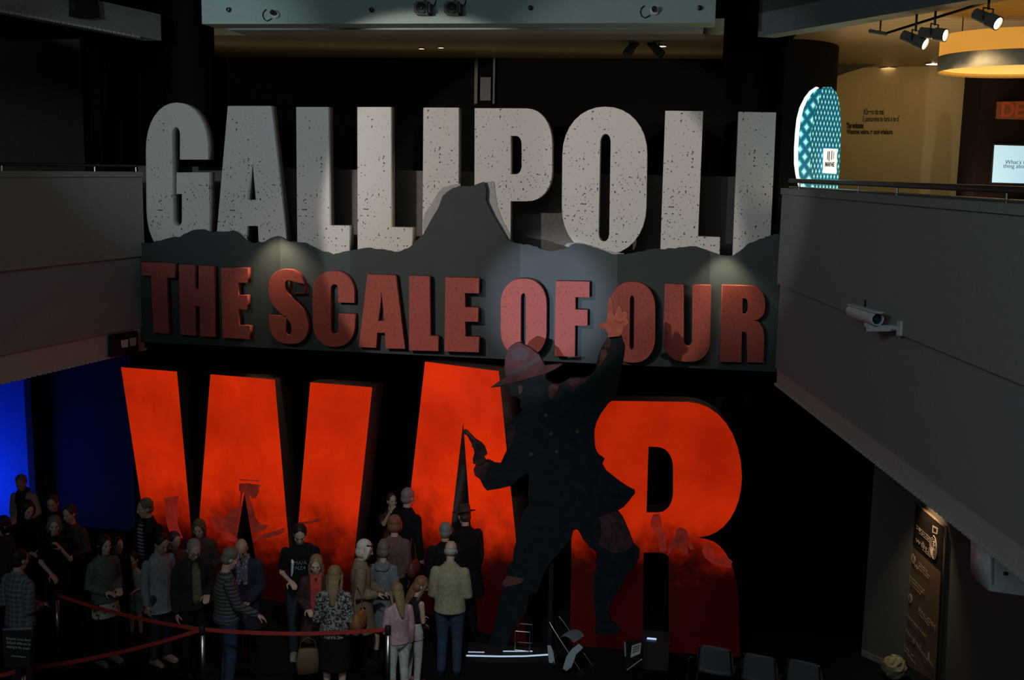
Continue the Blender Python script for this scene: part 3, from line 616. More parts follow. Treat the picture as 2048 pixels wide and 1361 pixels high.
for x, y in ((605,826),(638,943),(805,931),(676,1056),(514,1073)):
    relief('button', zs([(x-12,y-2),(x-3,y-12),(x+8,y-9),(x+12,y+3),(x+3,y+12),(x-9,y+9)]), mat('button_print', (.10, .045, .05), .5), .009)
relief('ear', zs([(430,640),(450,632),(462,655),(452,690),(436,690)]), mat('ear_print', (.05, .035, .04), .6))
gunp = zs([(150,1130),(146,1100),(157,1060),(150,1030),(140,1022),(142,1010),(130,985),(110,950),(85,940),(80,925),(95,912),(112,920),(160,970),(200,995),(222,1020),(232,1050),(238,1068),(228,1080),(215,1078),(228,1105),(215,1125),(190,1138)])
relief('revolver', gunp, M_gun, .03)
relief('revolver_cylinder', zs([(165,1000),(190,1005),(205,1035),(190,1050),(165,1030)]), mat('gun_cyl_print', (.02, .012, .014), .5), .034)
relief('revolver_barrel_rib', zs([(95,914),(112,920),(160,970),(152,978),(104,932)]), mat('gun_rib_print', (.14, .06, .05), .5), .034)
# strut behind the board
bm = bmesh.new(); q = PSo.hit(1105, 1000); box(bm, (q.x-.03, 13.68, 0.0), (q.x+.03, 13.74, 1.6)); box(bm, (q.x-.03, 13.68, 0.0), (q.x+.03, 13.95, .06)); obj('strut', bm, M_black, tS, org=oS)
# ------------------------------------------------------------ people
def remesh(bm, voxel, smooth=2):
    bmesh.ops.recalc_face_normals(bm, faces=bm.faces[:])
    me = bpy.data.meshes.new('t'); bm.to_mesh(me); bm.free()
    o = bpy.data.objects.new('t', me); C.objects.link(o)
    r = o.modifiers.new('r', 'REMESH'); r.mode = 'VOXEL'; r.voxel_size = voxel
    if smooth: s_ = o.modifiers.new('s', 'SMOOTH'); s_.iterations = smooth; s_.factor = .5
    out = bpy.data.meshes.new_from_object(o.evaluated_get(bpy.context.evaluated_depsgraph_get()))
    bpy.data.objects.remove(o); bpy.data.meshes.remove(me)
    for p in out.polygons: p.use_smooth = True
    return out
def part(name, bm, voxel, m, parent, smooth=2, label=None):
    me = remesh(bm, voxel, smooth); me.name = name; o = link(name, me, m, parent)
    if label: o['label'] = label
    return o
SK = {'fair': (.50, .33, .25), 'tan': (.40, .25, .17), 'pink': (.50, .29, .24)}
def cloth(name, col, rough=.85): return mat('cloth_'+name, col, rough, var=.22, scale=30, bump=.25)
def hairm(name, col): return mat('hair_'+name, col, .5, var=.35, scale=70, bump=.5)
def patterned(name, kind, c1, c2, sc=1.0):
    if name in MATS: return MATS[name]
    m, nt, b, N, L = new_mat(name); tc = N.new('ShaderNodeTexCoord'); sep = N.new('ShaderNodeSeparateXYZ'); L.new(tc.outputs['Object'], sep.inputs[0])
    def band(o, f, th):
        s_ = math_node(N, L, 'MULTIPLY', o, f); s_ = math_node(N, L, 'FRACT', s_); return math_node(N, L, 'GREATER_THAN', s_, th)
    if kind == 'stripe': f = band(sep.outputs['Z'], 18*sc, .5)
    elif kind == 'plaid':
        a = band(sep.outputs['Z'], 12*sc, .6); c = band(sep.outputs['X'], 12*sc, .6); d = band(sep.outputs['X'], 24*sc, .86); e = band(sep.outputs['Z'], 24*sc, .86)
        f = math_node(N, L, 'ADD', a, c); f = math_node(N, L, 'MULTIPLY', f, .38); g = math_node(N, L, 'MAXIMUM', d, e); g = math_node(N, L, 'MULTIPLY', g, .5); f = math_node(N, L, 'MAXIMUM', f, g)
    elif kind == 'leaf':
        no = N.new('ShaderNodeTexNoise'); no.inputs['Scale'].default_value = 7*sc; no.inputs['Detail'].default_value = 2; no.inputs['Distortion'].default_value = 2.5; L.new(tc.outputs['Object'], no.inputs['Vector'])
        f = math_node(N, L, 'GREATER_THAN', no.outputs[0], .5)
    elif kind == 'print':
        no = N.new('ShaderNodeTexVoronoi'); no.inputs['Scale'].default_value = 16*sc; L.new(tc.outputs['Object'], no.inputs['Vector']); f = math_node(N, L, 'LESS_THAN', no.outputs['Distance'], .32)
    c = mixc(N, L, f, c1, c2); L.new(c, b.inputs['Base Color']); b.inputs['Roughness'].default_value = .85
    MATS[name] = m; return m
M_eye = mat('eye_dark', (.02, .017, .015), .25)
M_glass = mat('glasses_frame', (.05, .05, .055), .25, .6)
ARM = {'down': ((.12, .03, -1), (.04, -.22, -1)), 'bent': ((.18, .12, -1), (-.45, -.9, -.15)), 'held': ((.15, .02, -1), (-.50, -.62, -.50)),
       'face': ((.12, -.55, -.75), (-.55, -.35, .95)), 'behind': ((.30, .22, -1), (-.75, .42, -.55)), 'pocket': ((.32, .22, -1), (-.22, -.38, -1)),
       'up': ((.25, -.85, -.1), (-.25, -.45, .95)), 'reach': ((.12, -.35, -1), (.1, -.9, -.55)), 'cross': ((.16, -.1, -1), (-.9, -.38, .02)), 'swing': ((.1, .3, -1), (.05, .05, -1))}
def person(label, head, h, face, skin='fair', hair='short', hairc=('brown', (.05, .03, .02)), top=('jacket', cloth('black', (.012, .012, .014))), bottom=('trousers', cloth('navy', (.018, .024, .04))),
           arms=('down', 'down'), nod=10, turn=0, female=False, fat=1.0, inner=None, shoes=None, group=None, lean=0, stride=.0, extras=(), detail=True, xy=None):
    """head = pixel of the top of the head; h = height in metres; face = compass of the gaze: 0 looks at the viewer side (-Y), 90 looks right (+X), 180 away"""
    if xy is None: q = on_z(head[0], head[1], h*.985); x, y = q.x, q.y
    else: x, y = xy
    t = thing('person', label, 'person', (x, y, 0), math.radians(face), group or 'visitors waiting in the crowd')
    s = h/1.75; V = lambda a, b, c: Vector((a*s, b*s, c*s))
    child = h < 1.45
    ms = mat('skin_'+skin, SK[skin], .55, var=.08, scale=12)
    sw = (.158 if female else .182)*(.86 if child else 1); hw = .088; hs = 1.0*(1.0/s)**.55 if child else 1.0     # children keep larger heads
    L_ = math.radians(lean); LM = Matrix.Translation(V(0, 0, .95)) @ Matrix.Rotation(L_, 4, 'X') @ Matrix.Translation(-V(0, 0, .95))
    HM = LM @ Matrix.Translation(V(0, .0, 1.50)) @ Matrix.Rotation(math.radians(turn), 4, 'Z') @ Matrix.Rotation(math.radians(nod), 4, 'X') @ Matrix.Scale(s*hs, 4) @ Matrix.Translation((0, -.012, .125))
    # ---- joints
    J = {}
    for sx in (-1, 1):
        f = stride*sx
        J['hip', sx] = V(sx*hw, 0, .90); J['knee', sx] = V(sx*(hw+.005), -.02-f*.45, .49); J['ank', sx] = V(sx*(hw+.01), .02-f, .085)
        J['sh', sx] = LM @ V(sx*(sw-.006), .01, 1.362)
        ua, fa_ = ARM[arms[0 if sx < 0 else 1]]
        ud = Vector((ua[0]*sx, ua[1], ua[2])).normalized(); fd = Vector((fa_[0]*sx, fa_[1], fa_[2])).normalized()
        J['el', sx] = J['sh', sx] + ud*.285*s; J['wr', sx] = J['el', sx] + fd*.245*s; J['fd', sx] = fd
    # ---- body: one remeshed surface
    bm = bmesh.new()
    loft(bm, [(0, .0, .80*s, .06*s, .06*s), (0, 0, .86*s, .13*s, .09*s), (0, 0, .95*s, .145*s, .095*s), (0, .005*s, 1.08*s, .12*s, .085*s), (0, 0, 1.25*s, .14*s, .09*s), (0, 0, 1.36*s, (sw-.03)*s, .085*s), (0, .005*s, 1.43*s, .11*s, .065*s), (0, .005*s, 1.455*s, .06*s, .05*s)], 20, LM)
    for sx in (-1, 1):
        tube(bm, [J['hip', sx], (J['hip', sx]+J['knee', sx])/2, J['knee', sx], (J['knee', sx]*.65+J['ank', sx]*.35)+V(0, .012, 0), J['ank', sx]], [.082*s, .070*s, .052*s, .052*s, .036*s])
        tube(bm, [J['ank', sx]+V(0, .02, -.04), J['ank', sx]+V(0, -.07, -.05), J['ank', sx]+V(0, -.14, -.06)], [.032*s, .034*s, .022*s])
        tube(bm, [J['sh', sx], J['el', sx], J['wr', sx]], [.050*s, .038*s, .026*s])
        # hand: palm, four unequal curled fingers and a side thumb
        fd = J['fd', sx]; W = J['wr', sx]; side = fd.cross(Vector((0, 0, 1)) if abs(fd.z) < .7 else Vector((0, -1, 0))).normalized()
        nrm = side.cross(fd).normalized()
        if abs(fd.z) > .7: side, nrm = nrm, side   # hanging hand: palm faces the thigh
        inw = Vector((-sx, 0, 0)); 
        if nrm.dot(inw) < 0 and abs(fd.z) > .7: nrm = -nrm
        if abs(fd.z) <= .7 and nrm.z > 0: nrm = -nrm
        k0 = W + fd*.085*s
        for o_ in (-.024, 0, .024): tube(bm, [W+side*o_*.6*s, W+fd*.04*s+side*o_*s, k0+side*o_*s], [.017*s, .018*s, .015*s], 8)
        if detail:
            for i, ln in enumerate((.070, .080, .074, .058)):
                b0 = k0 + side*(.033-.022*i)*s; curl = .35+.1*i
                b1 = b0 + (fd + nrm*curl*.5).normalized()*ln*.5*s; b2 = b1 + (fd*.7 + nrm*curl*1.6).normalized()*ln*.5*s
                tube(bm, [b0, b1, b2], [.0098*s, .0092*s, .0082*s], 7)
            tb = W + fd*.025*s + side*.030*s; tube(bm, [tb, tb+(fd*.6+side*.9+nrm*.3)*.035*s, tb+(fd*1.3+side*.85+nrm*.8)*.048*s], [.014*s, .011*s, .0095*s], 7)
        else: tube(bm, [k0, k0+(fd+nrm*.4)*.06*s], [.026*s, .018*s], 8, (1, .5))
    tube(bm, [LM @ V(0, .012, 1.40), HM @ Vector((0, .018, -.09))], [.058*s, .050*s*hs])
    loft(bm, [(0, -.045, -.128, .020, .022), (0, -.036, -.115, .038, .042), (0, -.022, -.085, .052, .064), (0, -.008, -.045, .064, .083), (0, .002, 0, .071, .094), (0, .008, .04, .074, .098), (0, .010, .075, .068, .088), (0, .010, .102, .050, .066), (0, .01, .118, .026, .035)], 24, HM)
    tube(bm, [HM @ Vector(p) for p in ((0, -.086, .02), (0, -.102, -.012), (0, -.108, -.034))], [.008*s, .011*s, .014*s], 8)
    tube(bm, [HM @ Vector(p) for p in ((-.045, -.078, .030), (0, -.094, .026), (.045, -.078, .030))], [.006*s, .007*s, .006*s], 8)
    tube(bm, [HM @ Vector(p) for p in ((-.022, -.078, -.066), (0, -.087, -.066), (.022, -.078, -.066))], [.007*s, .010*s, .007*s], 8)
    tube(bm, [HM @ Vector(p) for p in ((-.012, -.062, -.112), (.012, -.062, -.112))], [.016*s, .016*s], 8)
    for sx in (-1, 1):
        ell(bm, (sx*.040, -.055, -.030), (.026, .026, .024), HM); ell(bm, (sx*.076, .012, -.012), (.010, .019, .030), HM)
    part('body', bm, .0085 if detail else .012, ms, t, 2)
    if detail and abs(((face+turn) % 360) - 180) > 50:
        for sx in (-1, 1):
            bm = bmesh.new(); ell(bm, (sx*.030, -.088, .008), (.011, .0055, .0055), HM, 10, 8); obj('eye', bm, M_eye, t, smooth=True)
    # ---- hair
    hm = hairm(*hairc); bm = bmesh.new()
    if hair in ('short', 'balding', 'grey_crop'):
        if hair == 'balding': ell(bm, (0, .034, -.005), (.080, .082, .060), HM); vv = 0
        else: ell(bm, (0, .020, .040), (.084, .098, .096), HM, 24, 14); ell(bm, (0, .04, -.02), (.078, .075, .07), HM)
    elif hair == 'bob':
        ell(bm, (0, .018, .040), (.088, .100, .098), HM, 24, 14); ell(bm, (0, .035, -.035), (.094, .080, .085), HM)
        for sx in (-1, 1): tube(bm, [HM @ Vector(p) for p in ((sx*.068, -.045, .06), (sx*.084, -.035, 0), (sx*.082, -.030, -.07), (sx*.066, -.02, -.11))], [.018*s, .024*s, .024*s, .016*s], 8)
    elif hair in ('long', 'pony', 'long_up'):
        ell(bm, (0, .018, .040), (.088, .100, .098), HM, 24, 14); ell(bm, (0, .045, -.03), (.088, .070, .085), HM)
        if hair == 'pony':
            tube(bm, [HM @ Vector(p) for p in ((0, .10, .03), (0, .14, 0), (0, .145, -.10), (0, .12, -.22), (0, .105, -.30))], [.026*s, .032*s, .036*s, .030*s, .010*s], 10)
        else:
            tube(bm, [HM @ Vector(p) for p in ((0, .06, .02), (0, .085, -.08), (0, .095, -.20), (0, .10, -.34))], [.070*s, .072*s, .066*s, .030*s], 14, (.45, 1))
            for sx in (-1, 1): tube(bm, [HM @ Vector(p) for p in ((sx*.066, -.045, .06), (sx*.086, -.03, 0), (sx*.086, -.02, -.09), (sx*.080, -.01, -.18), (sx*.07, .0, -.22))], [.016*s, .022*s, .024*s, .022*s, .010*s], 8)
    me = part('hair', bm, .009, hm, t, 1)
    # ---- trousers / skirt / shorts
    kind, mb = bottom; bm = bmesh.new()
    if kind in ('trousers', 'leggings', 'shorts'):
        g = 1.0 if kind != 'leggings' else .95
        loft(bm, [(0, 0, .80*s, .10*s, .085*s), (0, .005*s, .86*s, .160*s*fat, .118*s*fat), (0, .008*s, .95*s, .168*s*fat, .122*s*fat), (0, .005*s, 1.03*s, .150*s*fat, .112*s*fat), (0, 0, 1.06*s, .146*s*fat, .110*s*fat)], 24)
        for sx in (-1, 1):
            k = J['knee', sx]; an = J['ank', sx]; hp = J['hip', sx]
            if kind == 'shorts': tube(bm, [hp, hp*.25+k*.75], [.104*s, .092*s], 14, caps=True)
            else: tube(bm, [hp, (hp+k)/2, k, (k+an)/2, an+V(0, 0, .01)], [.100*s*g*fat, .088*s*g, .070*s*g, .062*s*g, .056*s*g], 14)
        part(kind, bm, .012, mb, t, 2)
    elif kind == 'skirt':
        loft(bm, [(0, 0, .42*s, .205*s, .175*s), (0, 0, .60*s, .195*s, .16*s), (0, 0, .85*s, .185*s*fat, .14*s*fat), (0, 0, 1.0*s, .150*s*fat, .115*s*fat), (0, 0, 1.06*s, .135*s*fat, .105*s*fat)], 28)
        part('skirt', bm, .012, mb, t, 2)
    # ---- shoes
    sm = shoes or cloth('shoe_black', (.012, .012, .012))
    for sx in (-1, 1):
        bm = bmesh.new(); a = J['ank', sx]
        tube(bm, [Vector((a.x, a.y+.045*s, .040*s)), Vector((a.x, a.y-.03*s, .042*s)), Vector((a.x+sx*.006*s, a.y-.11*s, .036*s)), Vector((a.x+sx*.01*s, a.y-.17*s, .030*s))], [.038*s, .042*s, .040*s, .030*s], 14)
        tube(bm, [a+V(0, .012, -.02), a+V(0, .008, .035)], [.042*s, .044*s], 12)
        box(bm, (a.x-.038*s, a.y-.19*s, .001), (a.x+.038*s, a.y+.075*s, .018*s)); part('shoe', bm, .010, sm, t, 1)
    # ---- top
    tk, mt = top; bm = bmesh.new()
    hem = {'tee': .90, 'jacket': .86, 'coat': .56, 'dress': .52, 'tank': .92, 'sweater': .88, 'cardigan': .80, 'tunic': .72}[tk]; infl = {'tee': .012, 'tank': .008, 'jacket': .026, 'coat': .028, 'dress': .014, 'sweater': .020, 'cardigan': .018, 'tunic': .014}[tk]
    base = [(hem, .150, .112), (.95, .150, .108), (1.08, .130*fat, .098*fat), (1.25, .150*(1+fat)/2, .104*fat), (1.34, sw-.022, .096)]
    if hem < .75: base = [(hem, .205, .165), (.75, .180, .140)] + base[1:]
    base[0] = (base[0][0], base[0][1]*fat+.008, base[0][2]*fat+.010); base[1] = (base[1][0], base[1][1]*fat, base[1][2]*fat)
    if female and tk not in ('coat',): base[-2] = (1.25, .142, .112)
    rg = [(0, .003*s, z*s, (rx+infl)*s, (ry+infl)*s) for z, rx, ry in base] + [(0, .008*s, 1.415*s, (.118+infl)*s, (.066+infl)*s), (0, .010*s, 1.465*s, (.060+infl)*s, (.052+infl)*s)]
    loft(bm, rg, 28, LM)
    for sx in (-1, 1):
        a, e, wv = J['sh', sx], J['el', sx], J['wr', sx]
        if tk == 'tank': continue
        if tk in ('tee',) or (tk == 'dress'): tube(bm, [a, a*.35+e*.65], [(.046+infl)*s, (.050+infl)*s], 14)
        else: tube(bm, [a, (a+e)/2, e, (e+wv)/2, e*.08+wv*.92], [(.044+infl)*s, (.045+infl)*s, (.043+infl)*s, (.036+infl)*s, (.030+infl)*s], 14)
    if tk in ('jacket', 'coat') : lathe(bm, [(.058*s, 0), (.072*s, 0), (.078*s, .045*s), (.060*s, .05*s)], LM @ V(0, .012, 1.445), (0, -.15, 1), 20)
    part({'tee': 't_shirt', 'tank': 'vest_top'}.get(tk, tk), bm, .012, mt, t, 2)
    if inner is not None:      # open front showing the shirt beneath
        bm = bmesh.new()
        pts = [(.062, 1.455), (.070, 1.36), (.078, 1.20), (.085, 1.02), (.085, .93)]
        if tk == 'coat': pts += [(.09, .7)]
        prev = None
        for wx, z in pts:
            yb = -(.104+infl)*(fat if z < 1.3 else 1)-.006
            if z > 1.4: yb = -.075-infl
            row = [bm.verts.new(LM @ V(k*wx*.8, yb*math.sqrt(max(0, 1-(k*wx*.8/.17)**2)) - .004, z)) for k in (-1, -.5, 0, .5, 1)]
            if prev:
                for i in range(4): bm.faces.new((prev[i], prev[i+1], row[i+1], row[i]))
            prev = row
        bmesh.ops.solidify(bm, geom=bm.faces[:], thickness=.008)
        obj('shirt_front', bm, inner, t, smooth=True)
    for ex in extras:
        bm = bmesh.new()
        if ex[0] == 'scarf':
            lathe(bm, [(.060*s, 0), (.092*s, .01*s), (.098*s, .05*s), (.066*s, .085*s)], LM @ V(0, .008, 1.425), (0, -.12, 1), 22)
            tube(bm, [LM @ V(-.045, -.10, 1.45), LM @ V(-.035, -.15, 1.33), LM @ V(-.04, -.15, ex[2] if len(ex) > 2 else 1.12)], [.035*s, .040*s, .034*s], 10, (.5, 1))
            tube(bm, [LM @ V(.05, -.10, 1.45), LM @ V(.045, -.15, 1.33), LM @ V(.05, -.15, ex[2] if len(ex) > 2 else 1.16)], [.035*s, .040*s, .034*s], 10, (.5, 1)); part('scarf', bm, .01, ex[1], t, 1)
        elif ex[0] == 'hat':
            lathe(bm, [(.155, .0), (.160, .006), (.086, .016), (.084, .075), (.070, .098), (.02, .10), (.0, .096)], (0, 0, 0), (0, 0, 1), 28, False)
            bmesh.ops.transform(bm, matrix=HM @ Matrix.Translation((0, .008, .055)), verts=bm.verts[:]); obj('hat', bm, ex[1], t, smooth=True)
        elif ex[0] == 'glasses':
            for sx in (-1, 1):
                c = Vector((sx*.031, -.103, .008)); ring = [HM @ (c + Vector((math.cos(k*PI/8)*.023, .002*abs(math.cos(k*PI/8)), math.sin(k*PI/8)*.017))) for k in range(17)]
                tube(bm, ring, .0022*s, 6, caps=False); tube(bm, [HM @ Vector((sx*.053, -.100, .012)), HM @ Vector((sx*.078, .0, .010))], .002*s, 6)
            tube(bm, [HM @ Vector((-.009, -.106, .01)), HM @ Vector((.009, -.106, .01))], .002*s, 6); obj('glasses', bm, M_glass, t)
        elif ex[0] == 'head_sunglasses':
            tube(bm, [HM @ Vector((math.cos(k)*.090, .01-math.sin(k)*.095, .085)) for k in (.1, .5, 1, 1.57, 2.1, 2.6, 3.04)], .008*s, 8, (1, 1)); obj('sunglasses', bm, M_black, t)
        elif ex[0] == 'hood':
            tube(bm, [LM @ V(-.085, .02, 1.43), LM @ V(-.06, .10, 1.40), LM @ V(0, .135, 1.36), LM @ V(.06, .10, 1.40), LM @ V(.085, .02, 1.43)], [.03*s, .045*s, .055*s, .045*s, .03*s], 10); part('hood', bm, .011, ex[1], t, 1)
        elif ex[0] == 'collar':
            lathe(bm, [(.060*s, 0), (.066*s, 0), (.070*s, .035*s), (.060*s, .04*s)], LM @ V(0, .010, 1.452), (0, -.15, 1), 20); obj('collar', bm, ex[1], t, smooth=True)
        elif ex[0] == 'strap':
            tube(bm, [LM @ V(-.10, .02, 1.455), LM @ V(-.06, -.118, 1.33), LM @ V(.04, -.135, 1.15), LM @ V(.14, -.09, 1.0)], .009*s, 8, (1, .5)); obj('strap', bm, ex[1], t)
        elif ex[0] == 'hem_panel':     # light tunic showing below the jacket
            loft(bm, [(0, 0, ex[2]*s, .19*s, .15*s), (0, 0, .84*s, .172*s, .135*s), (0, 0, .92*s, .16*s, .125*s)], 24); part('tunic_hem', bm, .012, ex[1], t, 1)
        elif ex[0] == 'chest_print':
            text_mesh('chest_print', ex[1], .07, .001, lambda a, b, c: LM @ (Vector((a, -.128-c*.5, 1.30+b))), mat('print_grey', (.22, .22, .21), .8), t, align='CENTER')
    return t, (x, y), s, J

gy = lambda v: cloth('g%d' % int(v*1000), (v, v, v*1.02))
BLK = cloth('black', (.012, .012, .014)); NVY = cloth('navy', (.022, .028, .045)); JEAN = cloth('jeans', (.030, .050, .095)); KHA = cloth('khaki', (.30, .26, .165))
TAN = cloth('tan', (.20, .145, .09)); CRM = cloth('cream', (.42, .38, .30)); WHT = cloth('offwhite', (.48, .50, .48)); RSC = cloth('red_scarf', (.36, .05, .035)); PNK = cloth('pink', (.45, .27, .30))
GRY = ('grey', (.20, .19, .175)); SILV = ('silver', (.34, .33, .31)); BRN = ('brown', (.05, .03, .02)); DRK = ('dark', (.012, .010, .009)); BLD = ('blonde', (.38, .28, .15)); HON = ('honey', (.22, .14, .07)); RED_ = ('auburn', (.20, .09, .04)); ASH = ('ash', (.13, .11, .085))
P = {}
def add(key, *a, **k): P[key] = person(*a, **k)
add('khaki', 'person in khaki jacket and blue jeans seen from behind, head balding', (901, 1088), 1.76, 183, hair='balding', hairc=SILV, top=('jacket', KHA), bottom=('trousers', JEAN), arms=('held', 'held'), nod=14, fat=1.12)
add('girl_dark', 'child in dark top over pink with pale leggings, bending to the right', (827, 1163), 1.36, 150, hair='long', hairc=RED_, top=('tank', cloth('ink', (.016, .018, .026))), bottom=('leggings', WHT), arms=('held', 'bent'), nod=18, turn=-35, female=True, lean=8, shoes=cloth('rose_shoe', (.30, .14, .13)), extras=(('hem_panel', PNK, .80),))
add('girl_pink', 'child in pink top and white leggings standing beside the stanchion', (797, 1172), 1.46, 215, hair='long', hairc=HON, top=('sweater', PNK), bottom=('leggings', WHT), arms=('down', 'held'), nod=22, female=True, shoes=cloth('rose_shoe', (.30, .14, .13)))
add('leaf', 'person with long blonde hair and leaf-patterned jacket seen from behind', (668, 1138), 1.66, 190, hair='long', hairc=HON, top=('jacket', patterned('leaf_print', 'leaf', (.016, .016, .018), (.24, .23, .20), 2.2)), bottom=('skirt', BLK), arms=('bent', 'bent'), nod=14, female=True, fat=1.1, extras=(('hem_panel', WHT, .81),))
add('redscarf', 'person with blonde hair and long red scarf facing the front', (633, 1112), 1.62, 12, hair='long', hairc=HON, top=('coat', cloth('plum', (.05, .02, .022))), bottom=('trousers', BLK), arms=('bent', 'down'), nod=14, female=True, extras=(('scarf', RSC, .92),))
add('blackt', 'tall person in black printed t-shirt looking down at the hands', (600, 1046), 1.84, 18, hair='short', hairc=DRK, top=('tee', BLK), bottom=('trousers', cloth('dark_jeans', (.020, .032, .045))), arms=('bent', 'bent'), nod=30, extras=(('chest_print', 'MA/A\nNZ4', 0),), shoes=cloth('beige_shoe', (.25, .22, .15)))
add('trench', 'person with silver-blonde hair and sunglasses on head in tan trench coat', (722, 1084), 1.73, 110, hair='bob', hairc=('platinum', (.55, .48, .38)), top=('coat', TAN), bottom=('trousers', BLK), arms=('bent', 'reach'), nod=16, female=True, extras=(('head_sunglasses',),), stride=.05)
add('greydress', 'person in grey hooded dress seen from behind, bare legs', (766, 1088), 1.58, 185, hair='bob', hairc=ASH, top=('dress', cloth('slate_dress', (.13, .15, .165))), bottom=('shorts', BLK), arms=('bent', 'down'), nod=16, female=True, extras=(('hood', cloth('slate_dress', (.13, .15, .165))),))
add('striped', 'person in dark striped sweater and blue jeans turned to the right', (451, 1100), 1.80, 125, hair='grey_crop', hairc=ASH, top=('sweater', patterned('sweater_stripe', 'stripe', (.020, .026, .034), (.085, .085, .075), 1.2)), bottom=('trousers', JEAN), arms=('reach', 'held'), nod=22, fat=1.2, skin='pink')
add('scarfman', 'bald person with patterned scarf and navy coat looking down', (484, 1075), 1.76, 15, hair='balding', hairc=DRK, top=('coat', cloth('navy_coat', (.020, .022, .042))), bottom=('trousers', BLK), arms=('bent', 'held'), nod=32, skin='tan', extras=(('scarf', patterned('scarf_print', 'print', (.10, .10, .14), (.30, .28, .30), 1.5), 1.18),))
add('glasses', 'person with glasses and grey hair in dark jacket over khaki shirt', (384, 1078), 1.78, 42, hair='grey_crop', hairc=GRY, top=('jacket', cloth('charcoal', (.022, .023, .024))), bottom=('trousers', BLK), inner=cloth('olive_shirt', (.26, .24, .15)), arms=('down', 'bent'), nod=26, fat=1.08, extras=(('glasses',), ('collar', cloth('olive_shirt', (.26, .24, .15)))), skin='pink')
add('browngirl', 'person with brown bob and dark coat just behind the one with glasses', (400, 1040), 1.66, 8, hair='bob', hairc=('chestnut', (.12, .07, .04)), top=('coat', cloth('brown_coat', (.045, .032, .026))), bottom=('trousers', BLK), arms=('bent', 'bent'), nod=18, female=True)
add('tealtee', 'person with black hair and long grey t-shirt looking to the right', (316, 1068), 1.74, 62, hair='short', hairc=DRK, top=('tunic', cloth('grey_tee', (.17, .20, .22))), bottom=('trousers', NVY), arms=('down', 'down'), nod=26, skin='tan', shoes=cloth('pale_shoe', (.26, .16, .13)))
add('stripetee', 'person in black jacket over white striped t-shirt facing left', (294, 1001), 1.80, -22, hair='grey_crop', hairc=ASH, top=('jacket', cloth('black_jacket', (.014, .014, .015))), bottom=('trousers', NVY), inner=patterned('tee_stripe', 'stripe', (.03, .04, .06), (.55, .62, .66), 1.1), arms=('pocket', 'down'), nod=8, turn=-25)
add('blurred', 'person in dull brown hoodie half hidden behind the grey t-shirt', (345, 1066), 1.60, 60, hair='short', hairc=BRN, top=('jacket', cloth('dull_brown', (.06, .04, .032))), bottom=('trousers', BLK), arms=('bent', 'bent'), nod=14, detail=False)
add('kid', 'child in white t-shirt with dark crossbody strap and pale shorts', (267, 1112), 1.16, 0, hair='short', hairc=DRK, top=('tee', cloth('kid_tee', (.28, .27, .25))), bottom=('shorts', cloth('kid_shorts', (.24, .25, .26))), arms=('down', 'bent'), nod=10, extras=(('strap', BLK),))
add('hoodie', 'person in grey-green hoodie over a cream tunic, facing right', (206, 1074), 1.70, 60, hair='bob', hairc=DRK, top=('jacket', cloth('grey_hoodie', (.085, .10, .105))), bottom=('leggings', BLK), arms=('bent', 'bent'), nod=6, female=True, extras=(('hem_panel', patterned('flower_print', 'print', (.45, .40, .30), (.06, .05, .045), 1.1), .66), ('hood', cloth('grey_hoodie', (.085, .10, .105))),), shoes=cloth('pale_edge_shoe', (.10, .095, .09)))
add('behindhood', 'person in black close behind the grey-green hoodie', (232, 1078), 1.50, 70, hair='short', hairc=DRK, top=('jacket', BLK), bottom=('trousers', BLK), nod=5, detail=False)
add('plaid', 'person in blue plaid shirt seen from behind at the left edge', (34, 1104), 1.80, 160, hair='short', hairc=DRK, top=('jacket', patterned('plaid_shirt', 'plaid', (.035, .055, .085), (.24, .25, .24), 1.4)), bottom=('trousers', NVY), arms=('bent', 'bent'), nod=8, fat=1.1)
add('beigecardi', 'person with short grey hair, beige cardigan and dark top by the blue wall', (45, 950), 1.66, 8, hair='grey_crop', hairc=GRY, top=('cardigan', cloth('beige_cardigan', (.34, .28, .20))), bottom=('trousers', BLK), inner=BLK, arms=('bent', 'bent'), nod=24, female=True, extras=(('scarf', BLK, 1.3),))
add('darkright', 'person in black facing right in front of the beige cardigan', (50, 1003), 1.73, 62, hair='bob', hairc=DRK, top=('coat', BLK), bottom=('trousers', BLK), arms=('bent', 'bent'), nod=18, female=True)
add('edgehead', 'dark-haired person in black at the very left edge', (9, 1036), 1.72, -40, hair='bob', hairc=DRK, top=('jacket', cloth('black_purple', (.022, .016, .032))), bottom=('trousers', BLK), nod=10)
add('redhead', 'person with white collar and black top, left of the bearded one', (107, 992), 1.64, 10, hair='short', hairc=('redbrown', (.06, .02, .016)), top=('jacket', BLK), bottom=('trousers', BLK), nod=14, skin='tan', extras=(('collar', CRM),))
add('browntop', 'person in brown top leaning in beside the thoughtful one', (142, 1013), 1.66, -12, hair='short', hairc=BRN, top=('sweater', cloth('brown_knit', (.07, .045, .03))), bottom=('trousers', BLK), arms=('bent', 'bent'), nod=12)
add('thinker', 'grey-blonde person with a hand raised to the chin', (108, 1034), 1.68, 30, hair='bob', hairc=ASH, top=('tee', BLK), bottom=('trousers', BLK), arms=('held', 'face'), nod=12, female=True)
add('bigcoat', 'grey-haired person in dark overcoat between the giant W and A', (814, 981), 1.86, 150, hair='grey_crop', hairc=GRY, top=('coat', BLK), bottom=('trousers', BLK), nod=6, fat=1.2)
add('phone', 'person with arms raised at the back, in front of the dark gap', (783, 990), 1.56, 40, hair='short', hairc=BRN, top=('tee', cloth('maroon', (.07, .02, .018))), bottom=('trousers', BLK), arms=('up', 'up'), nod=0)
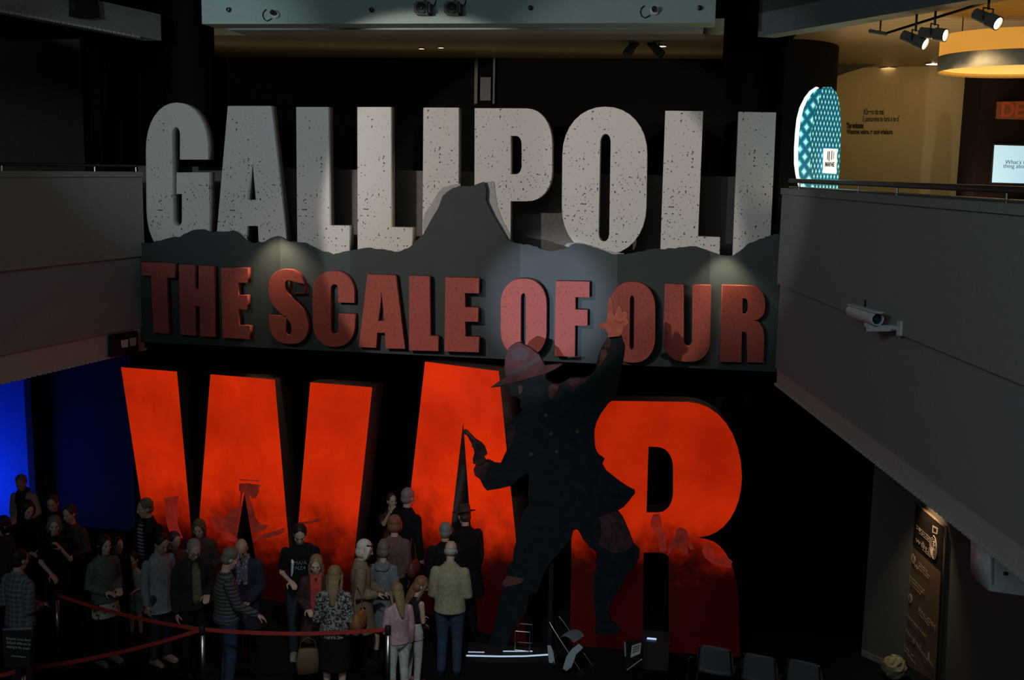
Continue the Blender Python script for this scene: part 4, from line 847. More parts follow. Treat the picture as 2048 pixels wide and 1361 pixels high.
add('mauveback', 'person in mauve-brown top seen from behind with a bag strap', (789, 1036), 1.70, 190, hair='bob', hairc=RED_, top=('sweater', cloth('mauve_brown', (.13, .075, .07))), bottom=('trousers', BLK), arms=('down', 'down'), nod=10, female=True)
add('greyhead', 'grey-haired person in dark clothes just beyond the khaki jacket', (891, 1050), 1.72, 185, hair='grey_crop', hairc=GRY, top=('jacket', BLK), bottom=('trousers', BLK), nod=8)
add('hatted', 'person in brimmed hat and black coat in front of the giant A', (931, 1018), 1.80, 215, hair='short', hairc=BRN, top=('coat', BLK), bottom=('trousers', BLK), nod=14, fat=1.2, extras=(('hat', cloth('hat_felt', (.03, .025, .02))),))
# ------------------------------------------------------------ queue barriers
def stanchion(label, px, h=1.0, xy=None):
    q = on_z(px[0], px[1], h) if xy is None else Vector((*xy, h)); t = thing('queue_stanchion', label, 'barrier post', (q.x, q.y, 0), 0, 'queue barrier posts')
    bm = bmesh.new(); lathe(bm, [(.17, 0), (.175, .012), (.15, .03), (.04, .045)], (0, 0, 0)); obj('base', bm, M_black, t, smooth=False)
    bm = bmesh.new(); lathe(bm, [(.030, .03), (.030, h-.1)], (0, 0, 0)); obj('post', bm, M_steel, t, smooth=True)
    bm = bmesh.new(); lathe(bm, [(.034, h-.11), (.036, h-.10), (.036, h-.01), (.028, h)], (0, 0, 0)); obj('belt_head', bm, M_black, t, smooth=True)
    return Vector((q.x, q.y, h))
M_belt = mat('red_belt', (.36, .035, .025), .7, var=.1)
def belt(label, a, b, wdt=.048):
    a, b = Vector(a), Vector(b); bm = bmesh.new(); n = 14; d = (b-a).normalized(); sd = Vector((-d.y, d.x, 0)).normalized()*.0015; prev = None
    for i in range(n+1):
        t_ = i/n; c = a + d*.035 + (b-a-d*.07)*t_ - Vector((0, 0, .05+.05*4*t_*(1-t_)))
        row = [bm.verts.new(c+sd+_z*wdt/2), bm.verts.new(c-sd+_z*wdt/2), bm.verts.new(c-sd-_z*wdt/2), bm.verts.new(c+sd-_z*wdt/2)]
        if prev:
            for k in range(4): bm.faces.new((prev[k], prev[(k+1) % 4], row[(k+1) % 4], row[k]))
        else: bm.faces.new(row)
        prev = row
    bm.faces.new(prev[::-1]); o = obj('barrier_belt', bm, M_belt, org=a); tag(o, label, 'barrier belt', 'red queue belts')
s1 = stanchion('chrome queue post right of the striped sweater, three red belts meeting at it', (404, 1252))
s2 = stanchion('chrome queue post beside the two children', (776, 1252))
s3 = stanchion('chrome queue post at the far left, partly hidden behind the plaid shirt', (112, 1183))
s0 = stanchion('chrome queue post at the bottom left corner behind the small notice', None, xy=tuple(on_z(44, 1332, 1.0))[:2])
belt('red belt running straight between the two front posts', s1, s2)
belt('red belt rising to the back left behind the queue', s1, s3)
belt('red belt descending towards the notice at the bottom left', s1, s0)
q = on_z(-120, 1350, 1.0); 
belt('red belt leaving the bottom left corner of the picture', s0, (q.x, q.y, 1.0))
# notice on the post
qn = on_y(34, 1298, s0.y-.09); t = thing('notice_frame', 'small black framed notice with white writing on the corner post', 'notice', (s0.x, s0.y-.06, 0))
pn = Plane((0, s0.y-.09, 0), (1, .05)); lp = [(5, 1262), (63, 1260), (60, 1334), (8, 1336)]
plane_board('frame', pn, [lp], .02, mat('notice_black', (.025, .028, .032), .4), t, 0, .002, t.location)
plane_board('top_edge', pn, [[(5, 1259), (63, 1257.5), (63, 1260), (5, 1261.5)]], .03, mat('edge_grey', (.2, .2, .2), .4), t, .002, 0, t.location)
org = pn.at(*pn.ab(13, 1283))
M_txt = mat('white_print', (.55, .57, .58), .6)
for i, (s_, sz) in enumerate((('Discover more about', .042), ('Gallipoli while you’re', .042), ('waiting in the queue', .042), ('', .03), ('gallipoli.tepapa.govt.nz', .024))):
    if s_: text_mesh('lettering', s_, sz, .0008, lambda a, b, c, i=i: org + Vector((a*.74+(.05 if i == 4 else 0), -.004-c, b-.045*i+ .02)), M_txt, t, t.location)
bm = bmesh.new(); box(bm, (s0.x-.015, s0.y-.1, .9), (s0.x+.015, s0.y-.02, 1.12)); obj('clamp', bm, M_steel, t, org=t.location)

# ------------------------------------------------------------ bags
def bag(name, label, c, m, w_=.30, h_=.22, strap=None, rz=0):
    t = thing(name, label, 'bag', c, rz)
    bm = bmesh.new(); loft(bm, [(0, 0, -h_, w_*.36, .04), (0, 0, -h_*.95, w_*.5, .06), (0, 0, -h_*.5, w_*.54, .07), (0, 0, -.02, w_*.42, .035), (0, 0, 0, w_*.38, .012)], 20, power=3); obj('bag_body', bm, m, t, smooth=True)
    if strap:
        bm = bmesh.new(); tube(bm, [(-w_*.36, 0, -.03), (-w_*.30, .02, strap*.6), (0, .03, strap), (w_*.30, .02, strap*.6), (w_*.36, 0, -.03)], .010, 8, (1, .6)); obj('handle', bm, m, t, smooth=True)
    return t
M_leather = mat('brown_leather', (.22, .10, .04), .45, var=.25, bump=.2)
x, y = P['leaf'][1]; bag('shoulder_bag', 'brown leather shoulder bag at the side of the leaf-patterned jacket', (x+.30, y+.02, 1.12), M_leather, .26, .24, .30, math.radians(80))
bag('tote_bag', 'tan tote bag held low beside the black skirt', (x-.33, y+.0, .62), mat('tan_bag', (.12, .07, .035), .6), .28, .32, .12, math.radians(30))
x, y = P['mauveback'][1]; bag('shoulder_bag', 'dark red shoulder bag on the mauve-brown top', (x+.27, y-.02, 1.10), mat('dark_red_bag', (.12, .03, .02), .5), .26, .22, .3, math.radians(80))
x, y = P['blackt'][1]; t = thing('backpack', 'black backpack with a white tag worn over the printed t-shirt', 'backpack', (x-.02, y+.24, 1.22), math.radians(18))
bm = bmesh.new(); loft(bm, [(0, 0, -.24, .13, .07), (0, 0, -.2, .16, .10), (0, 0, 0, .16, .10), (0, -.01, .18, .14, .08), (0, -.02, .24, .07, .04)], 20, power=3); obj('pack_body', bm, cloth('pack_black', (.02, .02, .024)), t, smooth=True)
bm = bmesh.new(); tube(bm, [(-.12, -.08, .2), (-.16, -.20, .24), (-.15, -.36, .10), (-.16, -.30, -.1), (-.15, -.10, -.2)], .016, 8, (1, .6)); obj('strap', bm, M_white, t)
bm = bmesh.new(); box(bm, (-.20, -.13, -.12), (-.16, -.07, -.02)); obj('tag', bm, M_white, t)

# ------------------------------------------------------------ low stage and the things round it
def px_box(pa, pb, Yd, z, hgt): 
    a = on_z(pa[0], pa[1], z); b = on_z(pb[0], pb[1], z); return a, b
t = thing('stage_platform', 'low dark platform with pale glowing front edge strips', 'platform', tuple(on_z(1010, 1312))[:2]+(0,))
e = [on_z(x, y, .10) for x, y in ((934, 1310), (1000, 1311.5), (1050, 1311), (1098, 1308))]
bm = bmesh.new()
pts = e + [Vector((e[-1].x+.3, 13.58, .10)), Vector((e[0].x-.05, 13.58, .10))]
prism(bm, [Vector((p_.x, p_.y, .098)) for p_ in pts], (0, 0, -.098)); obj('deck', bm, mat('stage_deck', (.02, .02, .022), .5), t, org=t.location)
M_led = emit('led_strip', (.55, .72, .95), .55)
bm = bmesh.new(); tube(bm, [p_+Vector((0, -.012, -.01)) for p_ in e], .011, 8); obj('light_strip', bm, M_led, t, org=t.location)
f = [on_z(x, y, .10) for x, y in ((937, 1305), (968, 1305.5))]; bm = bmesh.new(); tube(bm, f, .007, 8); obj('light_strip', bm, M_led, t, org=t.location)
f = [on_z(x, y, .10) for x, y in ((1007, 1303.5), (1064, 1303.5))]; bm = bmesh.new(); tube(bm, f, .008, 8); obj('light_strip', bm, M_led, t, org=t.location)
# wire frame stool on the stage
a = on_z(1030, 1302, .10); b = on_z(1060, 1302, .10); t = thing('wire_frame_stand', 'thin square wire frame standing on the stage edge', 'stand', ((a.x+b.x)/2, a.y, .1))
wd = (b.x-a.x)/2
for z in (0.01, .27):
    bm = bmesh.new(); tube(bm, [(-wd, 0, z), (wd, 0, z), (wd, .24, z), (-wd, .24, z), (-wd, 0, z)], .006, 6, caps=False); obj('wire_ring', bm, M_steel, t)
for sx in (-wd, wd):
    for yy in (0, .24):
        bm = bmesh.new(); tube(bm, [(sx, yy, .0), (sx, yy, .28)], .006, 6); obj('upright', bm, M_steel, t)
# pushchair
c = on_z(1140, 1338); t = thing('pushchair', 'dark pushchair with pale hood and chrome frame parked in front of the stage', 'pushchair', (c.x, c.y, 0), math.radians(-25))
M_pc = mat('pushchair_grey', (.28, .31, .33), .6)
bm = bmesh.new()
arc = [(-.20, -.02, .56), (-.22, .05, .70), (-.12, .10, .80), (.04, .06, .82)]
R0 = []
for k in range(9):
    an = PI*k/8*.62
    R0.append([bm.verts.new((x_, .24*math.cos(0)*0-.12+.0*k + (j-4)*.055, 0)) for j, x_ in enumerate([0]*9)])
bm.free(); bm = bmesh.new()
rows = []
for k in range(8):
    an = math.radians(25+k*17); rows.append([bm.verts.new((-.24*math.cos(an)*(1-.12*abs(j)/4)+.02, j*.055, .55+.26*math.sin(an)*(1-.10*(j/4)**2))) for j in range(-4, 5)])
for k in range(7):
    for j in range(8): bm.faces.new((rows[k][j], rows[k][j+1], rows[k+1][j+1], rows[k+1][j]))
bmesh.ops.solidify(bm, geom=bm.faces[:], thickness=.012); obj('hood', bm, M_pc, t, smooth=True)
bm = bmesh.new(); prism(bm, [(-.20, -.19, .32), (.20, -.19, .34), (.20, -.19, .39), (-.15, -.19, .38), (-.24, -.19, .70), (-.28, -.19, .70)], (0, .38, 0)); obj('seat', bm, BLK, t)
for sy in (-1, 1):
    bm = bmesh.new(); tube(bm, [(.40, sy*.21, .10), (.10, sy*.21, .42), (-.30, sy*.21, .86), (-.42, sy*.18, .98)], .011, 8); tube(bm, [(-.34, sy*.22, .10), (-.02, sy*.21, .55)], .011, 8); obj('frame_tube', bm, M_steel, t, smooth=True)
    for xx, r in ((.40, .085), (-.34, .11)):
        bm = bmesh.new(); lathe(bm, [(r-.03, -.015), (r-.01, -.02), (r, 0), (r-.01, .02), (r-.03, .015)], (xx, sy*.235, r), (0, 1, 0), 20); o = obj('wheel', bm, M_black, t)
        bm = bmesh.new(); lathe(bm, [(.03, -.024), (.03, .024)], (xx, sy*.235, r), (0, 1, 0), 14); obj('hub', bm, M_steel, o)
bm = bmesh.new(); tube(bm, [(-.42, -.18, .98), (-.44, 0, .985), (-.42, .18, .98)], .014, 8); obj('handlebar', bm, M_black, t)
t.scale = (.62, .62, .62)
# white curved boards leaning next to the pushchair
pw = Plane(on_z(1105, 1340), (1, .15))
o, _ = plane_board('leaning_card', pw, [[(1095.5, 1293), (1101, 1293), (1106, 1305), (1110, 1329), (1098, 1326)]], .015, mat('panel_white', (.42, .48, .52), .6)); tag(o, 'small upright white card leaning left of the pushchair', 'card')
pw2 = Plane(on_z(1142, 1352), (1, -.1))
o, _ = plane_board('curved_tray', pw2, [[(1157, 1291), (1165, 1297), (1152, 1310), (1143, 1335), (1133, 1343), (1126, 1338), (1133, 1315), (1144, 1300)]], .03, mat('tray_white', (.36, .42, .45), .5)); tag(o, 'pale curved tray leaning against the front of the pushchair', 'tray')
# black easel with a white notice
c = on_z(1262, 1352); t = thing('information_stand', 'black slanted stand holding a small white printed notice', 'stand', (c.x, c.y, 0))
pi = Plane(c, (1, .12))
plane_board('panel', pi, [[(1250, 1285), (1284, 1281), (1283, 1330), (1252, 1342)]], .03, M_black, t, 0, .002, t.location)
plane_board('edge', pi, [[(1248.5, 1286), (1251, 1285), (1252, 1314), (1249.5, 1314)]], .035, mat('edge_pale', (.35, .35, .36), .4), t, .004, 0, t.location)
plane_board('paper', pi, [[(1264, 1292), (1282.5, 1286), (1280, 1308), (1261, 1316)]], .004, mat('paper', (.50, .53, .52), .7), t, .004, 0, t.location)
for r_ in range(3):
    for c_ in range(3):
        x_, y_ = 1267+c_*4.4-r_*.8, 1294+r_*5-c_*1.5; plane_board('print_block', pi, [[(x_, y_), (x_+3.4, y_-1.1), (x_+3.0, y_+2), (x_-.4, y_+3.2)]], .002, mat('ink', (.08, .08, .08), .7), t, .007, 0, t.location)
bm = bmesh.new(); ca = pi.hit(1254, 1341); cb = pi.hit(1283, 1320); tube(bm, [ca, cb], .012, 8); obj('shelf_bar', bm, M_steel, t, org=t.location)
bm = bmesh.new(); tube(bm, [c+Vector((0, .02, 0)), c+Vector((0, .02, .4))], .02, 8); obj('leg', bm, M_black, t, org=t.location)
# small torch-like lamp on a dark box
c = on_z(1312, 1285, .40); t = thing('dark_crate', 'dark square crate standing right of the information stand', 'crate', (c.x, c.y+.2, 0))
bm = bmesh.new(); box(bm, (-.17, -.17, 0), (.17, .17, .36)); bmesh.ops.bevel(bm, geom=bm.edges[:], offset=.008, segments=1, affect='EDGES'); obj('crate_body', bm, mat('crate_dark', (.030, .030, .036), .6), t)
bm = bmesh.new(); box(bm, (-.18, -.18, .36), (.18, .18, .385)); obj('lid', bm, mat('crate_lid', (.035, .034, .04), .5), t)
q = on_z(1303, 1283, .40); q.y = c.y+.1; o = None; bm = bmesh.new(); tube(bm, [(q.x-.05, q.y, .396), (q.x+.05, q.y, .396)], .012, 10); o = obj('lamp_bar', bm, emit('cold_lamp', (.5, .68, 1), .8), org=(q.x, q.y, .398)); tag(o, 'tiny cold white light bar lying on the dark crate', 'lamp')
# stacking chairs
M_shell = mat('chair_shell', (.22, .27, .30), .42, var=.05)
def chair(label, px, rz):
    q = on_z(px[0], px[1], .82); t = thing('stacking_chair', label, 'chair', (q.x, q.y, 0), math.radians(rz), 'black stacking chairs in the corner')
    bm = bmesh.new(); rows = []
    for k in range(8):
        z = .46+.36*k/7; wv = .19+.03*math.sin(k/7*PI) - .045*(k/7)**3; yb = .17+.06*(k/7)
        rows.append([bm.verts.new((j/5*wv, yb-.035*(j/5)**2, z-.02*(abs(j)/5)**3*(k == 7))) for j in range(-5, 6)])
    for k in range(7):
        for j in range(10): bm.faces.new((rows[k][j], rows[k][j+1], rows[k+1][j+1], rows[k+1][j]))
    bmesh.ops.solidify(bm, geom=bm.faces[:], thickness=.012); obj('backrest', bm, M_shell, t, smooth=True)
    bm = bmesh.new(); rows = []
    for k in range(7):
        y_ = -.22+.38*k/6; rows.append([bm.verts.new((j/5*.21, y_, .44+.012*(j/5)**2-.015*math.sin(k/6*PI)-(.03 if k == 0 else 0))) for j in range(-5, 6)])
    for k in range(6):
        for j in range(10): bm.faces.new((rows[k][j], rows[k][j+1], rows[k+1][j+1], rows[k+1][j]))
    bmesh.ops.solidify(bm, geom=bm.faces[:], thickness=.012); obj('seat', bm, M_shell, t, smooth=True)
    for sx in (-1, 1):
        bm = bmesh.new(); tube(bm, [(sx*.22, -.22, .0), (sx*.20, -.16, .42)], .010, 8); obj('leg', bm, M_steel, t)
        bm = bmesh.new(); tube(bm, [(sx*.22, .24, .0), (sx*.205, .16, .42), (sx*.195, .20, .60), (sx*.175, .23, .80)], .010, 8); obj('leg', bm, M_steel, t)
    return t
chair('black stacking chair, leftmost of the three in the corner', (1437, 1279), 168)
chair('black stacking chair, middle of the three in the corner', (1526, 1295), 165)
chair('black stacking chair, rightmost of the three in the corner', (1617, 1308), 160)
q = on_z(1378, 1316, .5); bm = bmesh.new(); tube(bm, [(q.x, q.y, .0), (q.x, q.y, .49), (q.x+.03, q.y, .52), (q.x+.06, q.y, .49)], .009, 8); o = obj('hooked_rod', bm, M_steel, org=(q.x, q.y, 0)); tag(o, 'thin hooked metal rod standing left of the chairs', 'rod')
# pale crumpled bag by the sponsor board
q = on_z(1787, 1358); bm = bmesh.new(); ell(bm, (0, 0, .16), (.15, .12, .16)); 
for v in bm.verts: v.co += Vector((random.uniform(-.018, .018), random.uniform(-.018, .018), random.uniform(-.012, .012) if v.co.z > .05 else 0)); v.co.z = max(v.co.z, 0)
o = obj('crumpled_bag', bm, mat('pale_bag', (.28, .27, .17), .7, var=.3), org=None, smooth=False); o.location = (q.x, q.y, 0); tag(o, 'pale crumpled bag on the floor beside the sponsor board', 'bag')

# ------------------------------------------------------------ sponsor board
zb8 = lambda pts: zc(1540, 800, 2.425, pts)
t = thing('sponsor_board', 'tall dark board of sponsor names and emblems on the lower right wall', 'sign', tuple(PS.hit(1860, 1300)))
org = t.location
M_bd = mat('board_umber', (.17, .115, .08), .5, var=.06, scale=4); M_bk = mat('board_black', (.02, .016, .014), .5); M_ink = mat('board_ink', (.50, .42, .34), .6)
def bd(nm, pts, m, off, d=.004): return plane_board(nm, PS, [zb8(pts)], d, m, t, off, 0, org)[0]
plane_board('panel', PS, [zb8([(710,490),(862,618),(826,1375),(663,1275)])], .05, M_bd, t, .05, .003, org)
bd('header', [(710,490),(862,618),(850,828),(696,690)], M_bk, .055, .005)
bd('side_edge', [(862,618),(866,622),(830,1380),(824,1374)], M_bk, .056, .006)
def bl(x, y, s_, size, nm='lettering', sq=.62, shear=0):
    a, b = PS.ab(*zb8([(x, y)])[0]); a1_, b1_ = PS.ab(*zb8([(x+30, y+25)])[0]); b2_ = PS.ab(*zb8([(x, y+30)])[0])[1]
    kx = (a1_-a)/30; ky = (b-b2_)/30; text_mesh(nm, s_, 1.0, .0008, lambda p, q_, r: PS.at(a+p*size*kx*.9, b+(q_-.7)*size*ky, -.062-r), M_ink, t, org, shear=shear)
sg = 1 if PS.ab(1895, 1100)[0] > PS.ab(1833, 1100)[0] else -1
bl(735, 606, 'In partnership', 13); bl(735, 617, 'with the makers', 13); bl(748, 640, 'and workshop', 13)
bl(731, 660, 'wētā', 40, 'wordmark'); bl(764, 722, 'workshop', 11)
# fingerprint emblem, small square crest
a0, b0 = PS.ab(*zb8([(818, 715)])[0])
for k in range(6):
    bm = bmesh.new(); ring = []
    for i in range(25):
        q = i*PI/14+.5*k; u_, v_ = PS.ab(*zb8([(818+math.cos(q)*2.9*(k+1), 716-math.sin(q)*9.4*(k+1)+math.cos(q)*2.4*(k+1))])[0]); ring.append(PS.at(u_, v_, -.062))
    tube(bm, ring, .0055, 5, caps=False); obj('fingerprint_ridge', bm, M_ink, t, org=org)
bd('crest', [(812,610),(838,624),(836,655),(811,645)], M_ink, .060); bd('crest_core', [(817,620),(832,628),(831,645),(817,638)], M_bk, .062)
def disc(x, y, r, nm='emblem', rx=1.35):
    bd(nm, [(x+math.cos(k*PI/12)*r*.42, y-math.sin(k*PI/12)*r+math.cos(k*PI/12)*r*.3) for k in range(24)], M_ink, .060)
disc(717, 772, 24); bd('emblem_cut', [(712,784),(714,769),(724,756),(720,772)], M_bd, .062)
disc(702, 964, 22); bd('emblem_cut', [(697,954),(707,962),(704,979),(698,974)], M_bd, .062)
for (x, y, s_, sz) in ((722,790,'W',26),(745,785,'University',12),(745,800,'of Wellington',11),(745,815,'New Zealand',10),(692,838,'Department of',15),(695,858,'Conservation',15),(698,878,'for partners',13),(745,1005,'RICOH',30),(748,1038,'imagine change',9),(682,1026,'nzonscreen',24),(677,1104,'CREATIVE',20),(736,1184,'Westpac',26),(672,1180,'City of',20),(676,1210,'Wellington',14)): bl(x, y, s_, sz)
disc(720, 1172, 13)
bd('laurel', [(788,1232),(795,1225),(798,1258),(790,1256)], M_ink, .060)
spot('board_lamp', PS.hit(1870, 1010) - PS.n*.28 + Vector((0, 0, .40)), PS.hit(1866, 1200), 60, (1, .68, .40), 75, .8, .04)
# lamp fixture above the board
q = PS.hit(1870, 1010) - PS.n*.28 + Vector((0, 0, .42)); t = thing('picture_light', 'small warm lamp shining down on the sponsor board', 'lamp', tuple(q))
bm = bmesh.new(); lathe(bm, [(.03, .12), (.055, .10), (.06, 0), (.05, .0), (.045, .09)], (0, 0, 0)); obj('housing', bm, M_black, t)
bm = bmesh.new(); tube(bm, [(0, 0, .12), tuple(PS.n*.28 + Vector((0, 0, .14)))], .012, 8); obj('arm', bm, M_black, t)
# white projector box under the right balcony
a = at_depth(1985, 1115, 7.9); t = thing('projector', 'white projector box with a small dark logo hanging under the right balcony', 'projector', tuple(a))
pp = Plane(a, (_r0.x, _r0.y)); 
plane_board('housing', pp, [[(1981, 1106), (2075, 1128), (2072, 1196), (1980, 1182)]], .35, M_white, t, 0, .008, t.location)
plane_board('logo', pp, [[(2007, 1144), (2016, 1145), (2016, 1152), (2007, 1151)]], .003, mat('logo_navy', (.02, .03, .06), .4), t, .003, 0, t.location)
plane_board('side_vent', pp, [[(1984, 1116), (1987, 1116), (1987, 1172), (1984, 1170)]], .003, mat('vent_grey', (.3, .32, .33), .5), t, .003, 0, t.location)
bm = bmesh.new(); h0 = pp.hit(2040, 1110); tube(bm, [h0+_f0*.15, Vector((h0.x, h0.y, 3.9))+_f0*.15], .025, 8); obj('hanger', bm, M_darkmetal, t, org=t.location)

# ------------------------------------------------------------ surveillance camera on the right balcony
t = thing('security_camera', 'white bullet security camera on a bracket on the right balcony face', 'camera', tuple(PR.hit(1804, 656)))
o0 = t.location
wp = PR.hit(1806, 656); base = wp - PR.n*.0
dC = base - EYE; k = .955
A_ = EYE + (PR.hit(1806, 656)-EYE)*1
def near(px, py, f): q = PR.hit(px, py); return q - PR.n*f
lens = near(1755, 640, .33); tail = near(1703, 622, .30)
lens = at_depth(1755, 639, 9.35); tail = at_depth(1704, 622, 9.95)
ax = (lens-tail).normalized(); Lc = (lens-tail).length
bm = bmesh.new(); lathe(bm, [(.052, 0), (.060, .01), (.060, Lc-.01), (.056, Lc), (.046, Lc), (.046, Lc-.03)], tail, ax, 28); obj('housing', bm, M_white, t, org=o0, smooth=False)
bm = bmesh.new(); lathe(bm, [(.045, 0), (.045, .006), (.02, .012)], lens-ax*.03, ax, 24); obj('lens', bm, mat('lens_dark', (.02, .03, .045), .15), t, org=o0)
bm = bmesh.new(); tube(bm, [tail+Vector((0, 0, .055)), lens+Vector((0, 0, .062))+ax*.03], .050, 12, (1, .25)); obj('sun_shield', bm, M_white, t, org=o0, smooth=True)
mid = tail*.28+lens*.72; arm0 = mid+Vector((0, 0, -.10)); wallp = PR.hit(1802, 657)
bm = bmesh.new(); obox(bm, mid+Vector((0, 0, -.075)), ax*.06, ax.cross(_z).normalized()*.025, (0, 0, .018)); obj('mount_block', bm, M_white, t, org=o0)
v = (wallp-arm0); bm = bmesh.new(); obox(bm, arm0+v*.35, v*.36, v.normalized().cross(_z)*.028, (0, 0, .026)); obj('arm', bm, M_white, t, org=o0)
bm = bmesh.new(); tube(bm, [arm0+v*.68, wallp], .02, 10); obj('elbow', bm, M_white, t, org=o0)
bm = bmesh.new(); obox(bm, wallp-PR.n*.01, PR.u*.035, PR.n*.014, (0, 0, .06)); obj('wall_plate', bm, M_white, t, org=o0)
bm = bmesh.new(); tube(bm, [lens*.5+tail*.5+Vector((0, 0, .06)), lens*.5+tail*.5+Vector((0, 0, .13))], .008, 8); obj('aerial', bm, M_black, t, org=o0)
# socket box on the left gallery edge
pl2 = Plane(La+Ln*.0, Lu)
t = thing('socket_panel', 'black panel with two white sockets at the end of the left gallery', 'socket', tuple(PL.hit(250, 690)))
plane_board('panel', PL, [[(222, 671), (274, 662), (276, 708), (222, 714)]], .06, M_black, t, .01, 0, t.location)
plane_board('socket', PL, [[(241, 681), (254, 679), (254, 694), (242, 696)]], .01, M_white, t, .02, 0, t.location)
plane_board('socket', PL, [[(258, 677), (270, 675), (270, 691), (259, 693)]], .01, mat('socket_grey', (.4, .42, .42), .5), t, .02, 0, t.location)
# black box hanging on the left storey edge
PLs = Plane(La, Lu); t = thing('black_cover', 'black cloth cover hanging on the slab edge at the top left', 'cover', tuple(PLs.hit(162, 20)))
plane_board('cover', PLs, [[(137, -8), (182, -8), (188, 36), (162, 38), (138, 33)]], .12, M_black, t, .10, 0, t.location)

# ------------------------------------------------------------ fittings on the top slab
PB9 = Plane((0, 12.9, 0), (1, 0))
def speaker(px, label):
    c = on_y(px, 17, 12.80); t = thing('speaker', label, 'speaker', tuple(c), 0, 'small dark loudspeakers on the slab edge')
    bm = bmesh.new(); obox(bm, (0, 0, 0), (.095, 0, 0), (0, .085, 0), (0, 0, .075)); bmesh.ops.bevel(bm, geom=bm.edges[:], offset=.025, segments=2, affect='EDGES'); obj('cabinet', bm, mat('speaker_dark', (.045, .05, .052), .5), t)
    bm = bmesh.new(); lathe(bm, [(.062, 0), (.062, .012), (.03, .004), (.015, .010)], (0, -.083, -.005), (0, -1, -.15), 24); obj('cone', bm, M_black, t)
    bm = bmesh.new(); tube(bm, [(0, .06, .05), (0, .10, .09)], .02, 8); tube(bm, [(.08, .04, .03), (.12, .07, .05), (.13, .09, .10)], .006, 6); obj('bracket', bm, M_darkmetal, t)
speaker(846, 'left of the two small dark loudspeakers on the pale slab edge'); speaker(906, 'right of the two small dark loudspeakers on the pale slab edge')
def sprinkler(px, py, label):
    c = on_y(px, py, 12.9); t = thing('sprinkler', label, 'sprinkler', tuple(c), 0, 'small fittings on the slab edge')
    bm = bmesh.new(); lathe(bm, [(.028, 0), (.03, .008), (.012, .012), (.012, .05), (.022, .055), (.0, .06)], (0, 0, 0), (0, -1, 0), 14); obj('head', bm, M_darkmetal, t)
for x, l in ((459, 'small dark sprinkler left of the left cabled camera on the slab edge'), (744, 'small dark sprinkler left of the two loudspeakers'), (1061, 'small dark sprinkler in the middle of the slab edge right of the loudspeakers'), (1399, 'small dark sprinkler at the right end of the slab edge')): sprinkler(x, 20 if x < 800 else 16, l)
def dome(px, py, label):
    c = on_y(px, py, 12.9); t = thing('cabled_camera', label, 'camera', tuple(c), 0, 'small cabled cameras on the slab edge')
    bm = bmesh.new(); lathe(bm, [(.05, 0), (.05, .03), (.035, .05)], (0, 0, 0), (0, -1, 0), 20); obj('mount', bm, M_white, t)
    bm = bmesh.new(); tube(bm, [(0, -.04, .005), (.0, -.12, .01)], .03, 12); obj('lens_body', bm, M_black, t)
    bm = bmesh.new(); tube(bm, [(-.05, -.02, -.05)] + [(-.09+.07*math.cos(a_), -.02, -.01+.07*math.sin(a_)) for a_ in (4.5, 3.9, 3.2, 2.6, 2.0)], .005, 6); obj('cable', bm, M_darkmetal, t)
dome(552, 29, 'small camera with looped cable at the left of the slab edge'); dome(1309, 22, 'small camera with looped cable at the right of the slab edge')
# stage lamps seen under the far ceiling
def lamp_head(name, label, c, aim, L_=.24, r=.07, col=(1, .86, .6), strength=6, up=.25, mbody=None, lit=True, group=None, zc_=None):
    c = Vector(c); ax = (Vector(aim)-c).normalized(); t = thing(name, label, 'spotlight', tuple(c), 0, group)
    mb = mbody or mat('lamp_grey', (.06, .06, .065), .45)
    bm = bmesh.new(); lathe(bm, [(.02, -.03), (r*.8, -.02), (r*.85, L_*.5), (r, L_*.55), (r, L_), (r*.86, L_), (r*.86, L_*.9)], -ax*L_*.5, ax, 24); obj('housing', bm, mb, t)
    bm = bmesh.new(); lathe(bm, [(r*.85, 0), (r*.8, .004)], ax*(L_*.42), ax, 24); obj('lens', bm, emit('lamp_lens_%s' % ('lit' if lit else 'off'), col if lit else (.05, .05, .05), strength if lit else 0), t)
    bm = bmesh.new(); sd = ax.cross(_z).normalized()
    top_ = (zc_ or c.z+up) - c.z
    tube(bm, [sd*(r+.015), sd*(r+.015)+Vector((0, 0, r+.03)), -sd*(r+.015)+Vector((0, 0, r+.03)), -sd*(r+.015)], .008, 6); tube(bm, [(0, 0, r+.03), (0, 0, top_)], .012, 8); obj('yoke', bm, M_darkmetal, t)
    return t
q = on_y(1263, 96, 15.2); lamp_head('spotlight', 'black stage lamp under the far ceiling, left of the pair', q, q+Vector((-.6, -.3, -.8)), .24, .06, lit=False, up=.2, mbody=M_black, zc_=ZC)
q = on_y(1312, 98, 15.2); lamp_head('spotlight', 'black stage lamp under the far ceiling beside the bright tube', q, q+Vector((.6, -.3, -.6)), .24, .06, lit=False, up=.2, mbody=M_black, zc_=ZC)
def tube_lamp(px, py, wd_, label, Yd=None, depth=None, col=(1, .8, .5), st=3.0):
    c = on_z(px, py, (ZC if Yd else z0+.10) - .004)
    bm = bmesh.new(); t = thing('recessed_downlight', label, 'downlight', tuple(c), 0, 'small recessed ceiling lights')
    lathe(bm, [(wd_, 0), (wd_, -.012), (wd_*.85, -.015), (wd_*.85, -.004)], (0, 0, 0), (0, 0, 1), 24); obj('rim', bm, M_steel, t)
    bm = bmesh.new(); lathe(bm, [(wd_*.85, -.006), (wd_*.84, -.010)], (0, 0, 0), (0, 0, 1), 24); obj('diffuser', bm, emit('downlight_glow', col, st), t)
    return c
tube_lamp(1322, 91, .085, 'bright recessed light beside the pair of black stage lamps', Yd=1)
